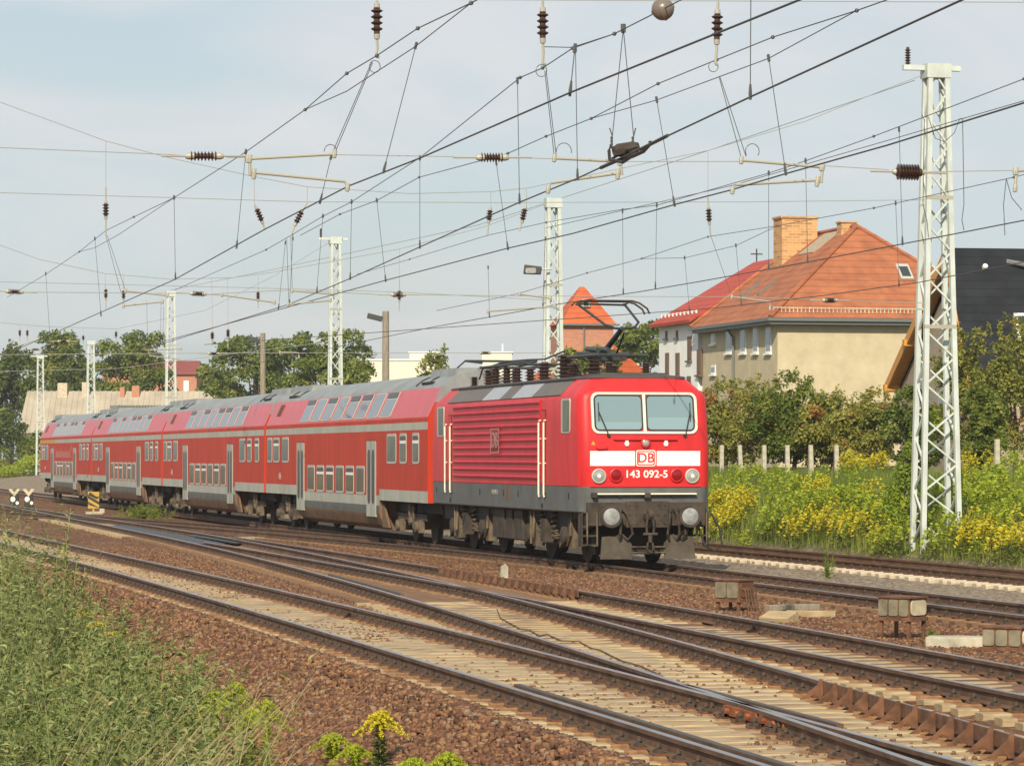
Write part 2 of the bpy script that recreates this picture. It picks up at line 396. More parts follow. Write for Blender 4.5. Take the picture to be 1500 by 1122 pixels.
def between(k, Y):
    a = np.where(k == 0, np.vectorize(Re)(Y) + 0.5, np.where(k == 1, np.vectorize(Rb)(Y) + 0.5, np.vectorize(Rb)(Y) + 0.5))
    b = np.where(k == 0, np.vectorize(Rd)(Y) - 0.45, np.vectorize(R1n)(Y) - 0.5)
    return a, b
a, b = between(k, Y); ok = b > a; X = a + (b - a) * rng.uniform(0, 1, n)
stones('track_ballast', X[ok], Y[ok], rng.uniform(0.026, 0.06, ok.sum()), M['stone'], 'loose reddish brown stones between the tracks')

# --- rails
PROF = [(-0.036, -0.004), (-0.030, 0.0), (0.030, 0.0), (0.036, -0.004), (0.034, -0.042), (0.010, -0.052), (0.010, -0.135),
        (0.070, -0.150), (0.072, RT), (-0.072, RT), (-0.070, -0.150), (-0.010, -0.135), (-0.010, -0.052), (-0.034, -0.042)]
def rail(name, fn, y0, y1, parent, off=0.0, mats=None, prof=PROF, top=(0, 1, 2), dz=0.0, step=1.2):
    ys = list(np.arange(y0, y1, step)) + [y1]; n = len(prof); V = []; Fc = []; mi = []
    for Y in ys:
        s_ = dX(fn, Y); l = math.hypot(1, s_); nx_, ny_ = 1 / l, -s_ / l       # to the far side
        X = fn(Y)
        for (u, z) in prof: V.append((X + nx_ * (u + off), Y + ny_ * (u + off), z + dz))
    for i in range(len(ys) - 1):
        for k in range(n):
            j = (k + 1) % n
            Fc.append((i*n+k, i*n+j, (i+1)*n+j, (i+1)*n+k)); mi.append(0 if k in top else 1)
    mb = MB(); mb.v = V; mb.f = [list(f) for f in Fc] + [list(range(n))[::-1], list(range((len(ys)-1)*n, len(ys)*n))]; mb.m = mi + [1, 1]
    return mb.build(name, mats or [M['steel'], M['rust']], parent)

def fastening_mesh():
    mb = MB()
    mb.box(-0.17, 0.17, -0.085, 0.085, 0.0, 0.018, 1)
    for s_ in (-1, 1):
        mb.box(*(sorted((s_*0.068, s_*0.135))), -0.05, 0.05, 0.018, 0.052, 0)
        mb.box(*(sorted((s_*0.058, s_*0.088))), -0.04, 0.04, 0.052, 0.066, 0)
        mb.lathe([(0.016, 0.05), (0.016, 0.105)], (s_*0.105, 0, 0), (0, 0, 1), 6, 0)
        mb.lathe([(0.030, 0.066), (0.030, 0.092)], (s_*0.105, 0, 0), (0, 0, 1), 6, 0)
        mb.lathe([(0.022, 0.018), (0.022, 0.036)], (s_*0.152, 0.055, 0), (0, 0, 1), 6, 0)
    o = mb.build('fastening_source', [M['bolt'], M['plate']]); me = o.data; me.name = 'rail_fastening'
    bpy.data.objects.remove(o); return me
FAST = fastening_mesh()

def sleeper_specs(near, far, rails, y0, y1, ext=0.5, pitch=0.62, ext_far=None, dz=0.0):
    out_ = []; Y = y0
    while Y < y1:
        s_ = dX(near, Y); l = math.hypot(1, s_); n_ = Vector((1 / l, -s_ / l)); t_ = Vector((s_ / l, 1 / l))
        def dist(fn):
            q = 1.5
            for _ in range(6): q = (fn(Y + n_.y * q) - near(Y)) / n_.x
            return q
        out_.append((near(Y), Y, n_, -ext + random.uniform(-0.05, 0.05), dist(far) + (ext_far or ext) + random.uniform(-0.05, 0.05), [dist(r) for r in rails], dz))
        Y += pitch * (1 / l)
    return out_
dark_parents = []
def build_sleepers(parent, specs, m, fast_to=80, limit=100, fast=True):
    specs = sorted(specs, key=lambda q: q[1]); rest = MB()
    for i, (X, Y, n_, a, b, ds, dz) in enumerate(specs):
        top = RT - 0.002 + dz; c = Vector((X, Y)) + n_ * (a + b) / 2; rz = math.atan2(n_.y, n_.x); hl = (b - a) / 2
        if i < limit:
            mb = MB(); w = 0.125 * random.uniform(0.93, 1.05)
            ol = [(-w, -0.16), (w, -0.16), (w, -0.015), (w - 0.015, 0), (-w + 0.015, 0), (-w, -0.015)]
            cuts = [-hl]
            for q in sorted(ds):
                for e_ in (-1, 1):
                    cuts.append(min(hl, max(-hl, q - (a + b) / 2 + e_ * (0.27 + random.uniform(-0.07, 0.1)))))
            cuts = sorted(set([round(c_, 3) for c_ in cuts + [hl]]))
            for c_ in cuts: mb.v.extend([(c_, y, z) for y, z in ol])
            for k_ in range(len(cuts) - 1):
                mid = (cuts[k_] + cuts[k_ + 1]) / 2 + (a + b) / 2; st_ = 1 if any(abs(mid - q) < 0.3 for q in ds) else 0
                for j_ in range(6): mb.f.append([k_*6+j_, k_*6+(j_+1) % 6, (k_+1)*6+(j_+1) % 6, (k_+1)*6+j_]); mb.m.append(st_)
            mb.f.append([5, 4, 3, 2, 1, 0]); mb.m.append(0); mb.f.append([(len(cuts)-1)*6 + j_ for j_ in range(6)]); mb.m.append(0)
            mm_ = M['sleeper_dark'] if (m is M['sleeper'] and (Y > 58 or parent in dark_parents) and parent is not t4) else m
            o = mb.build('sleeper', [mm_, M['sleeper_rust']] if mm_ is not M['sleeper_conc'] else [mm_, mm_], parent); o.location = (c.x, c.y, top); o.rotation_euler = (0, 0, rz + random.uniform(-0.006, 0.006))
            if fast and Y < fast_to:
                for q in ds:
                    fo = bpy.data.objects.new('rail_fastening', FAST); COL.objects.link(fo); fo.parent = o
                    fo.location = (q - (a + b) / 2, 0, 0.001)
        else:
            e = Vector((n_.x, n_.y, 0)); t_ = Vector((-n_.y, n_.x, 0))
            rest.obox((c.x, c.y, top - 0.08), e * hl, t_ * 0.125, Vector((0, 0, 0.08)))
    if rest.v: tag(rest.build('far_sleepers', m, parent), kind='stuff')

def strip(name, near, far, y0, y1, z, material, e0, e1, label, jag=0.12, step=0.8):
    """sheet of sand / dust lying between two rails"""
    V = []; Fc = []; ys = np.arange(y0, y1, step)
    for Y in ys:
        a = near(Y) - e0 + rng.uniform(-jag, jag); b = far(Y) + e1 + rng.uniform(-jag, jag)
        for k in range(7):
            X = a + (b - a) * k / 6
            V.append((X, Y, z + (0.014 if 0 < k < 6 else -0.03) + rng.normal(0, 0.006)))
    for i in range(len(ys) - 1):
        for k in range(6): Fc.append((i*7+k, i*7+k+1, (i+1)*7+k+1, (i+1)*7+k))
    return tag(mesh_np(name, V, Fc, material), label, 'sand', kind='stuff')
M['sand'] = mat('dusty_sand', (0.40, 0.315, 0.19), 1.0, col2=(0.21, 0.13, 0.075), scale=2.6, bump=0.5, detail=8)
M['sand_red'] = mat('rusty_sand', (0.185, 0.098, 0.05), 1.0, col2=(0.10, 0.05, 0.028), scale=2.2, bump=0.5, detail=8)

# nearest track
dark_parents = []
t4 = thing('railway_track', 'nearest railway track, curving along the front on sandy sleepers', 'track', (0, 0, 0), group='railway tracks')
rail('rail', Rf, 20, 190, t4); rail('rail', Re, 20, 190, t4)
rail('guard_rail', Rf, 21, 34.4, t4, off=0.115, mats=[M['dark_steel'], M['rust']], dz=0.02, step=0.8)
rail('wing_rail', Re, 29.5, 34.6, t4, off=0.17, mats=[M['dark_steel'], M['rust']], step=0.6)
fr = MB()
for (yy, w_) in ((29.4, 0.9), (30.6, 0.9), (31.8, 0.9)):
    s_ = dX(Re, yy); l = math.hypot(1, s_)
    fr.obox((Re(yy) - 0.062, yy, -0.085), Vector((s_/l, 1/l, 0)) * 0.55, Vector((1/l, -s_/l, 0)) * 0.022, (0, 0, 0.045))
    for q in (-0.35, 0.0, 0.35): fr.lathe([(0.030, 0), (0.030, 0.05)], (Re(yy+q) - 0.075, yy + q, -0.085), (-1, -0.2, 0), 6)
fr.build('frog_plate', M['rust_orange'], t4)
S34 = sleeper_specs(Rf, Rc, [Rf, Re, Rd, Rc], 21, 44.5, ext=0.62)
S4 = sleeper_specs(Rf, Re, [Rf, Re], 44.6, 150, ext=0.58)
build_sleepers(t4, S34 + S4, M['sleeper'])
# second track (joins the nearest one at the right) and third track
t3 = thing('railway_track', 'second railway track, meeting the nearest track at a rust orange frog', 'track', (0, 0, 0), group='railway tracks')
rail('rail', Rc, 20, 190, t3); rail('rail', Rd, 20, 190, t3)
def guard(parent, fn, y0, y1, off, side, br=True, h=0.02, tall=1.0):
    g_ = MB(); ys = list(np.arange(y0, y1, 0.7)) + [y1]
    for A, B in zip(ys[:-1], ys[1:]):
        P = []
        for Y in (A, B):
            s_ = dX(fn, Y); l = math.hypot(1, s_); P.append((Vector((fn(Y), Y, 0)) + Vector((1/l, -s_/l, 0)) * off))
        g_.beam(P[0] + Vector((0, 0, -0.055 + h)), P[1] + Vector((0, 0, -0.055 + h)), 0.028, 0.125)
    g_.build('guard_rail', [M['plate']], parent)
    if not br: return
    Y = y0 + 0.2
    while Y < y1:
        s_ = dX(fn, Y); l = math.hypot(1, s_); n_ = Vector((1/l, -s_/l, 0)); t_ = Vector((s_/l, 1/l, 0)); q = Vector((fn(Y), Y, 0)) + n_ * (off + side * 0.016)
        w = 0.20 * tall
        ol = [(0, h + 0.03), (0.035, h + 0.03), (0.06, h - 0.03), (w, RT + 0.03), (w + 0.045, RT + 0.004), (0.15, RT + 0.004), (0.135, RT + 0.035), (0.10, RT + 0.05), (0.065, RT + 0.035), (0.05, RT + 0.004), (0, RT + 0.004)]
        b_ = MB(); b_.prism(ol, lambda a, z, k: q + n_ * (side * a) + Vector((0, 0, z)) + t_ * (0.012 if k else -0.012))
        b_.build('guard_bracket', M['plate'], parent); Y += 0.62
guard(t3, Rc, 21.5, 34.9, -0.10, -1)
rail('guard_rail', Rd, 57, 66.5, t3, off=0.115, mats=[M['dark_steel'], M['rust']], dz=0.02)
t2 = thing('railway_track', 'third railway track from the front, beside the rusty cable boxes', 'track', (0, 0, 0), group='railway tracks')
rail('rail', Rb, 20, 98, t2); rail('rail', Rc2, 20, 92, t2)
guard(t2, Rb, 58.6, 70.5, -0.10, -1, h=0.01, tall=0.6)
S3 = sleeper_specs(Rd, Rc, [Rd, Rc], 44.8, 50, ext=0.55)
S23 = sleeper_specs(Rd, Rb, [Rd, Rc2, Rc, Rb], 50.3, 93, ext=0.55)
S23b = sleeper_specs(Rd, Rc, [Rd, Rc], 93.3, 150, ext=0.5)
build_sleepers(t3, S3 + S23 + S23b, M['sleeper'], fast_to=75)
S2 = sleeper_specs(Rc2, Rb, [Rc2, Rb], 30, 49.6, ext=0.5, ext_far=0.45, dz=-0.006)
build_sleepers(t2, S2, M['sleeper'])
# the train's track and the far one
t1 = thing('railway_track', 'railway track under the red train', 'track', (0, 0, 0), group='railway tracks'); dark_parents.append(t1)
rail('rail', R1n, 36, 260, t1, step=4); rail('rail', R1f, 36, 260, t1, step=4)
rail('crossover_rail', Bn, 73, 150, t1, mats=[M['dark_steel'], M['rust']]); rail('crossover_rail', Af, 97, 150, t1, mats=[M['dark_steel'], M['rust']])
rail('guard_rail', R1n, 38, 60, t1, off=0.12, mats=[M['dark_steel'], M['rust']])
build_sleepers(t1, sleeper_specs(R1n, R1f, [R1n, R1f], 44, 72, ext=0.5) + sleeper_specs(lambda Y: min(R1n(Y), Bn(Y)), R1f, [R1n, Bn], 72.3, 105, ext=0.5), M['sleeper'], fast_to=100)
t0 = thing('railway_track', 'farthest railway track below the bank, with pale concrete sleeper ends', 'track', (0, 0, 0), group='railway tracks')
rail('rail', R0n, 46, 260, t0, mats=[M['rust'], M['rust']], step=4); rail('rail', R0f, 46, 260, t0, mats=[M['rust'], M['rust']], step=4)
build_sleepers(t0, sleeper_specs(R0n, R0f, [R0n], 52, 112, ext=0.62, dz=0.0), M['sleeper_conc'], fast_to=84)

strip('sand_infill', Rf, Re, 44, 130, RT - 0.022, M['sand'], 0.06, 0.06, 'pale sand between the rails of the nearest track')
strip('sand_infill', Rf, Rc, 21, 45, RT - 0.026, M['sand'], 0.06, 0.10, 'pale sand between the long sleepers of the front turnout')
strip('sand_infill', Rd, Rc, 45, 62, RT - 0.028, M['sand_red'], 0.12, 0.1, 'rusty sand between the rails of the second track')
strip('sand_infill', Rd, Rb, 62, 95, RT - 0.030, M['sand_red'], 0.12, 0.1, 'rusty sand between the diverging rails of the middle turnout')
strip('sand_infill', Rc2, Rb, 30, 56, RT - 0.032, M['sand_red'], 0.25, 0.25, 'rusty sand between the rails of the third track')

n = 7000; Y = 24 + 66 * rng.uniform(0, 1, n) ** 1.3; k = rng.uniform(0, 1, n)
X = np.vectorize(Rf)(Y); X = X + 0.1 + k * np.where(Y < 44, np.vectorize(Rc)(Y) - X - 0.2, np.vectorize(Re)(Y) - X - 0.2)
pat = np.sin(X * 2.1 + np.sin(Y * 0.9) * 2) + np.sin(Y * 0.55 + 1.3 * np.sin(X * 1.7)) > rng.uniform(-1.2, 1.9, n)
stones('scattered_ballast', X[pat], Y[pat], rng.uniform(0.018, 0.042, pat.sum()), M['stone'], 'scattered dark stones lying on the pale sleepers of the nearest tracks', z=RT - 0.012)
# dark switch covers at the far turnout
cv = MB()
for (a, b) in ((76, 96),):
    pass
for fn, fo, y0, y1 in ((Rd, Rc, 93, 118), (Rc, Rb, 94, 104)):
    Y = y0
    while Y < y1 - 1.2:
        s_ = dX(fn, Y); l = math.hypot(1, s_)
        cv.obox(((fn(Y+.5) * 0.6 + fo(Y+.5) * 0.4), Y + 0.5, -0.08), Vector((s_/l, 1/l, 0)) * 0.5, Vector((1/l, -s_/l, 0)) * 0.42, (0, 0, 0.012)); Y += 1.06
tag(cv.build('switch_cover', mat('dark_steel_grating', (0.035, 0.04, 0.045), 0.5, metal=0.3)), 'dark steel cover plates between the rails of the far turnout', 'cover plate')

# black drainage hose lying on the sleepers
ho = MB(); pts = [(728,892),(733,905),(748,913),(762,921),(775,922),(790,931),(802,929),(822,938),(848,939),(866,949),(880,952),(895,960),(912,968),(935,974),(958,984),(985,998),(1004,1004)]
ho.tube([G(x, y, RT + 0.012) for x, y in pts], 0.010, 6)
tag(ho.build('cable', M['rust']), 'thin dark rusty cable winding over the pale sleepers of the second track', 'cable')
# ------------------------------------------------------------------ locomotive
M['cream'] = mat('cream_window_frame', (0.66, 0.63, 0.54), 0.5)
M['faint'] = mat('faded_emblem', (0.36, 0.17, 0.16), 0.6)
LX, LY = XT(72.5), 72.5
loco = thing('electric_locomotive', 'red electric locomotive numbered 143 092-5 with its pantograph raised, at the head of the train', 'locomotive', (LX, LY, 0), TH)
LL = 15.3
def yf(z):
    if z < 2.65: return 0.0
    if z < 3.75: return (z - 2.65) * 0.17
    return 0.187 + (z - 3.75) * 0.62
lv = [(1.13, 1.44), (1.16, 1.475), (1.70, 1.475), (1.712, 1.485), (2.65, 1.485), (3.20, 1.48), (3.60, 1.47), (3.70, 1.44), (3.84, 1.32), (4.02, 1.13), (4.06, 1.06)]
rings = []
for z, w in lv:
    y0 = yf(z); y1 = LL - yf(z); r = 0.24 + (0.1 if z > 3.8 else 0)
    rings.append([(x, y, z) for x, y in rrect(-w, w, y0, y1, r, 6)])
mb = MB(); n = len(rings[0])
for rg_ in rings: mb.v.extend(rg_)
for i in range(len(rings) - 1):
    for k in range(n):
        j = (k + 1) % n
        mb.f.append([i*n+k, i*n+j, (i+1)*n+j, (i+1)*n+k]); mb.m.append(1 if lv[i][0] < 1.69 else 0)
mb.f.append(list(range(n))[::-1]); mb.m.append(1); mb.f.append([(len(rings)-1)*n + k for k in range(n)]); mb.m.append(0)
mb.build('body', [M['red'], M['grey']], loco, smooth=28)
# roof cap
mb = MB()
for z, g in ((4.055, 0.0), (4.10, 0.03), (4.16, 0.45)):
    mb.v.extend([(x, y, z) for x, y in rrect(-1.10 + g, 1.10 - g, 0.36 + g, LL - 0.36 - g, 0.3, 5)])
n = 24
for i in range(2):
    for k in range(n): mb.f.append([i*n+k, i*n+(k+1) % n, (i+1)*n+(k+1) % n, (i+1)*n+k]); mb.m.append(0)
mb.f.append([2*n + k for k in range(n)]); mb.m.append(0)
mb.box(-0.75, 0.75, 1.0, 2.4, 4.14, 4.19)
mb.build('roof', M['loco_roof'], loco)
# sloped roof panels along the side
def slope(side, y, t, o=0.0):           # t 0..1 from the cantrail up to the roof edge
    return (side * (1.455 - 0.36 * t + o * 0.75), y, 3.69 + 0.355 * t + o * 0.66)
for side in (-1, 1):
    for (ya, yb, mk) in ((1.75, 4.4, 'brown_panel'), (4.42, 6.4, 'grey_panel'), (6.42, 7.6, 'brown_panel'), (7.62, 9.5, 'grey_panel'), (9.52, 13.4, 'brown_panel')):
        p = MB(); p.prism([(ya, 0.02), (yb, 0.02), (yb, 1.03), (ya, 1.03)], lambda y, t, k: slope(side, y, t, 0.02 if k else -0.03))
        p.build('roof_panel', M[mk], loco)
    p = MB(); p.box(*sorted((side*1.09, side*1.15)), 1.7, 13.5, 4.03, 4.075); p.build('roof_rail', M['black'], loco)
# louvred side panels
for side in (-1, 1):
    p = MB()
    p.box(*sorted((side*1.47, side*1.495)), 3.45, 12.55, 1.84, 3.62)
    nr = 11
    for k in range(nr):
        z = 1.87 + 1.70 * k / (nr - 1)
        p.prism([(0, -0.03), (0.032, -0.018), (0.036, 0.012), (0, 0.05)], lambda a, b, kk: (side * (1.492 + a), 12.52 if kk else 3.48, z + b))
    p.build('louvre_panel', M['red_dark'], loco)
    # maker's emblem on the louvres: a boxed two-letter sign
    e = MB(); e.box(*sorted((side*1.535, side*1.541)), 7.35, 8.25, 2.42, 2.46); e.box(*sorted((side*1.535, side*1.541)), 7.35, 8.25, 2.98, 3.02)
    e.box(*sorted((side*1.535, side*1.541)), 7.35, 7.40, 2.46, 2.98); e.box(*sorted((side*1.535, side*1.541)), 8.20, 8.25, 2.46, 2.98)
    eo = e.build('emblem', M['faint'], loco)
    text_mesh('lettering', 'DB', 0.52, M['faint'], eo, (side * 1.541, 7.8, 2.72), (math.radians(90), 0, math.radians(90 * side)), bold=0.01)
    # cab side windows
    for (a, b) in ((0.78, 1.55), (13.7, 14.5)):
        w = MB(); w.prism(rrect(a, b, 2.86, 3.62, 0.07), lambda y, z, k: (side * (1.495 if k else 1.46), y, z)); wo = w.build('cab_window', M['frame'], loco)
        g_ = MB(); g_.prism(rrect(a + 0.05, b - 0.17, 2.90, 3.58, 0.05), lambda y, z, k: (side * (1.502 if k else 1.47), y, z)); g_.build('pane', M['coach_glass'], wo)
    # handrails beside the cab doors
    for y in (2.95, 3.42, 12.75, 13.35):
        h = MB(); h.tube([(side*1.49, y, 3.16), (side*1.53, y, 3.16), (side*1.54, y, 3.1), (side*1.54, y, 1.5), (side*1.53, y, 1.46), (side*1.49, y + 0.1, 1.45)], 0.022, 8)
        for z in (2.75, 2.2): h.tube([(side*1.48, y, z), (side*1.54, y, z)], 0.015, 6)
        h.build('handrail', M['rail_white'], loco)
    for ya in (2.98, 12.80):
        p = MB(); p.box(*sorted((side*1.475, side*1.4905)), ya, ya + 0.40, 1.74, 3.40); do_ = p.build('door', M['black'], loco)
        p = MB(); p.box(*sorted((side*1.475, side*1.494)), ya + 0.02, ya + 0.38, 1.76, 3.38); p.build('door_leaf', M['red'], do_)
    # little steps cut in the sill, plates
    p = MB()
    for y in (0.9, 3.0, 5.6, 7.1, 9.6, 13.0, 14.6): p.box(*sorted((side*1.47, side*1.484)), y, y + 0.07, 1.42, 1.56)
    for y in (3.25, 12.9): p.box(*sorted((side*1.47, side*1.484)), y, y + 0.16, 1.2, 1.3)
    p.build('sill_slot', M['black'], loco)
    p = MB(); p.box(*sorted((side*1.47, side*1.486)), 6.55, 6.8, 1.35, 1.68); p.build('sill_plate', M['skirt'], loco)
    text_mesh('lettering', '143 092-5', 0.16, M['frame'], loco, (side * 1.487, 8.0, 1.50), (math.radians(90), 0, math.radians(90 * side)), extrude=0.002)
M['desk'] = mat('desk_behind_glass', (0.21, 0.31, 0.35), 0.1)
# windscreens
def fp(v, z, off): return (v, yf(z) - off, z)
fr_ = MB(); outer = rrect(-1.19, 1.19, 2.845, 3.745, 0.16, 6); inner = rrect(-1.135, 1.135, 2.895, 3.695, 0.12, 6); n = len(outer)
for (o_, f0) in ((outer, 0.035), (inner, 0.035), (outer, -0.02), (inner, -0.02)):
    fr_.v.extend([fp(x, z, f0) for x, z in o_])
for k in range(n):
    j = (k + 1) % n
    fr_.f += [[k, j, n+j, n+k], [k, 2*n+k, 2*n+j, j], [n+k, n+j, 3*n+j, 3*n+k]]; fr_.m += [0, 0, 0]
fr_.prism([(-0.032, 2.88), (0.032, 2.88), (0.032, 3.71), (-0.032, 3.71)], lambda v, z, k: fp(v, z, 0.034 if k else -0.02))
fr_.build('windscreen_frame', M['cream'], loco)
for s_ in (-1, 1):
    a, b = sorted((s_ * 0.038, s_ * 1.125))
    g_ = MB(); g_.prism(rrect(a, b, 2.905, 3.685, 0.10, 5), lambda v, z, k: fp(v, z, 0.022 if k else -0.03), 1); go = g_.build('windscreen', [M['black'], M['black']], loco)
    g_ = MB(); g_.prism(rrect(a + 0.03, b - 0.03, 2.935, 3.655, 0.08, 5), lambda v, z, k: fp(v, z, 0.027 if k else 0.0)); g_.build('pane', M['glass'], go)
    g_ = MB(); g_.prism(rrect(a + 0.04, b - 0.04, 2.945, 3.10 if s_ < 0 else 3.20, 0.05, 4), lambda v, z, k: fp(v, z, 0.0285 if k else 0.0)); g_.build('desk_view', M['desk'], go)
    # wipers
    w = MB(); base = fp(s_ * 0.92 - 0.02, 2.80, 0.05) if s_ > 0 else fp(-0.82, 2.80, 0.05); tip = fp(s_ * 1.03, 3.32, 0.05)
    w.tube([base, tip], 0.014, 6); w.tube([fp(tip[0], 3.12, 0.05), fp(tip[0], 3.52, 0.05)], 0.010, 5); w.lathe([(0.04, 0), (0.035, 0.05)], (base[0], base[1] + 0.05, base[2]), (0, -1, 0), 8)
    w.build('wiper', M['black'], loco)
# grab rail below the windscreen
p = MB(); p.tube([fp(-0.72, 2.72, -0.01), fp(-0.70, 2.72, 0.05), fp(0.70, 2.72, 0.05), fp(0.72, 2.72, -0.01)], 0.018, 6); p.build('grab_rail', M['red'], loco)
p = MB(); p.tube([fp(-1.1, 2.55, -0.01), fp(-1.08, 2.52, 0.06), fp(-0.88, 2.53, 0.06), fp(-0.86, 2.56, -0.01)], 0.016, 6); p.build('grab_handle', M['red_dark'], loco)
# white stripes and the boxed DB sign
for a, b in ((-1.24, -0.235), (0.255, 1.235)):
    p = MB(); p.box(a, b, -0.006, 0.02, 2.15, 2.47); p.build('white_stripe', M['white'], loco)
p = MB(); o1 = rrect(-0.21, 0.23, 2.14, 2.49, 0.05); i1 = rrect(-0.185, 0.205, 2.165, 2.465, 0.03)
p.prism(o1, lambda v, z, k: (v, -0.006 if k else 0.02, z)); do = p.build('emblem', M['white'], loco)
p = MB(); p.prism(rrect(-0.19, 0.21, 2.16, 2.47, 0.04), lambda v, z, k: (v, -0.009 if k else 0.01, z)); p.build('border', M['red'], do)
p = MB(); p.prism(rrect(-0.165, 0.185, 2.185, 2.445, 0.03), lambda v, z, k: (v, -0.012 if k else 0.01, z)); p.build('field', M['white'], do)
text_mesh('lettering', 'DB', 0.29, M['red'], do, (0.01, -0.013, 2.313), (math.radians(90), 0, 0), extrude=0.003, bold=0.004)
text_mesh('running_number', '143 092-5', 0.225, M['white'], loco, (0.02, -0.004, 1.965), (math.radians(90), 0, 0), extrude=0.004, bold=0.0035, xs=1.06)
# lamps
def lamp(v, z, r, lens, rimm, nm):
    y = yf(z); p = MB(); p.lathe([(r + 0.035, 0.02), (r + 0.035, -0.045), (r + 0.01, -0.055), (r, -0.035)], (v, y, z), (0, 1, 0), 24)
    po = p.build(nm, rimm, loco, smooth=40)
    q = MB(); q.lathe([(r, -0.033), (r * 0.97, -0.045), (r * 0.6, -0.06), (0.01, -0.066)], (v, y, z), (0, 1, 0), 24); q.build('lens', lens, po, smooth=40)
    if r > 0.12: q = MB(); q.lathe([(r * 0.42, -0.05), (r * 0.3, -0.068), (0.01, -0.072)], (v, y, z), (0, 1, 0), 16); q.build('bright_centre', M['white'], po, smooth=40)  # white disc over the lens, a painted bright centre
lamp(-1.05, 1.93, 0.125, M['lamp'], M['frame'], 'headlight'); lamp(1.05, 1.93, 0.125, M['lamp'], M['frame'], 'headlight')
lamp(-0.665, 1.945, 0.115, M['tail'], M['red'], 'tail_lamp'); lamp(0.70, 1.945, 0.115, M['tail'], M['red'], 'tail_lamp')
lamp(0.0, 2.645, 0.075, M['lamp'], M['red'], 'top_headlight')
for v in (-0.42, 0.46):
    p = MB(); p.box(v - 0.035, v + 0.035, -0.03, 0.02, 2.58, 2.70); p.box(v - 0.05, v + 0.05, -0.02, 0.02, 2.61, 2.65); p.build('lamp_bracket', M['white'], loco)
p = MB(); p.prism([(-1.22, 2.60), (-1.12, 2.60), (-1.17, 2.69)], lambda v, z, k: (v, -0.005 if k else 0.01, z)); p.build('warning_triangle', M['yellow'], loco)
# lower red edge lip, grey apron with step bar
p = MB(); p.box(-1.24, 1.24, -0.03, 0.05, 1.695, 1.735); p.build('apron_lip', M['red'], loco)
p = MB(); p.box(-1.15, 1.12, -0.13, -0.02, 1.53, 1.56); p.build('step_bar', M['rail_white'], loco)
p = MB(); p.box(-1.22, -1.12, -0.16, 0.0, 1.47, 1.57); p.box(-0.05, 0.08, -0.15, 0.0, 1.46, 1.56)
for v in (-0.6, 0.6): p.box(v - 0.02, v + 0.02, -0.1, 0.0, 1.49, 1.53)
p.build('step_bracket', M['gear'], loco)
# buffer beam and buffers
p = MB(); p.box(-1.32, 1.32, -0.10, 0.3, 0.86, 1.36); p.box(-0.47, 0.47, -0.15, -0.08, 0.82, 1.38)
for v in (-0.4, -0.25, 0.25, 0.4):
    for z in (0.9, 1.1, 1.3): p.lathe([(0.02, 0), (0.015, 0.025)], (v, -0.15, z), (0, -1, 0), 6)
p.build('buffer_beam', M['gear'], loco)
for s_ in (-1, 1):
    v = s_ * 0.88; z = 1.06
    p = MB(); p.lathe([(0.16, 0.15), (0.16, -0.12), (0.13, -0.12), (0.13, -0.36), (0.20, -0.37), (0.235, -0.40), (0.245, -0.43), (0.24, -0.455)], (v, 0, z), (0, 1, 0), 28)
    p.box(v - 0.2, v + 0.2, -0.13, -0.09, z - 0.2, z + 0.2)
    bo = p.build('buffer', M['gear'], loco, smooth=35)
    q = MB(); q.lathe([(0.185, -0.453), (0.17, -0.462), (0.09, -0.474), (0.01, -0.478)], (v, 0, z), (0, 1, 0), 28); q.build('buffer_face', M['buffer'], bo, smooth=40)
# screw coupling, brake and heating hoses
p = MB(); p.box(-0.09, 0.09, -0.42, -0.15, 1.0, 1.12); p.lathe([(0.10, -0.05), (0.10, 0.05)], (0, -0.38, 1.1), (1, 0, 0), 12)
for x in (-0.06, 0.06): p.tube([(x, -0.38, 1.05), (x * 1.4, -0.40, 0.85), (x * 1.2, -0.38, 0.66)], 0.028, 6)
p.lathe([(0.03, -0.16), (0.03, 0.16)], (0, -0.39, 0.68), (1, 0, 0), 8); p.lathe([(0.045, 0), (0.045, 0.16)], (0, -0.39, 0.66), (0, 0, -1), 8)
p.tube([(-0.05, -0.38, 0.5), (-0.07, -0.39, 0.36), (0, -0.4, 0.28), (0.07, -0.39, 0.36), (0.05, -0.38, 0.5)], 0.026, 6)
p.build('coupling', M['gear'], loco)
for (v0, dx) in ((-0.52, 0.10), (-0.62, -0.02), (0.50, -0.06), (0.62, 0.04), (0.74, 0.05)):
    p = MB(); p.tube([(v0, -0.12, 1.2), (v0 + dx * 0.3, -0.26, 1.12), (v0 + dx, -0.33, 0.9), (v0 + dx * 1.5, -0.32, 0.68), (v0 + dx * 0.6, -0.24, 0.56), (v0 - 0.05, -0.16, 0.66)], 0.030, 7)
    p.lathe([(0.045, -0.05), (0.045, 0.05)], (v0, -0.15, 1.2), (0, 1, 0), 8); p.build('air_hose', M['gear'], loco)
p = MB(); p.tube([(1.12, -0.1, 1.0), (1.18, -0.2, 0.7), (1.28, -0.22, 0.42), (1.5, -0.24, 0.30), (1.68, -0.2, 0.42), (1.66, -0.05, 0.8), (1.5, 0.05, 1.12)], 0.026, 7); p.build('heating_cable', M['black'], loco)
M['plough'] = mat('grimy_plough', (0.065, 0.053, 0.038), 0.8, var=0.35, scale=3)
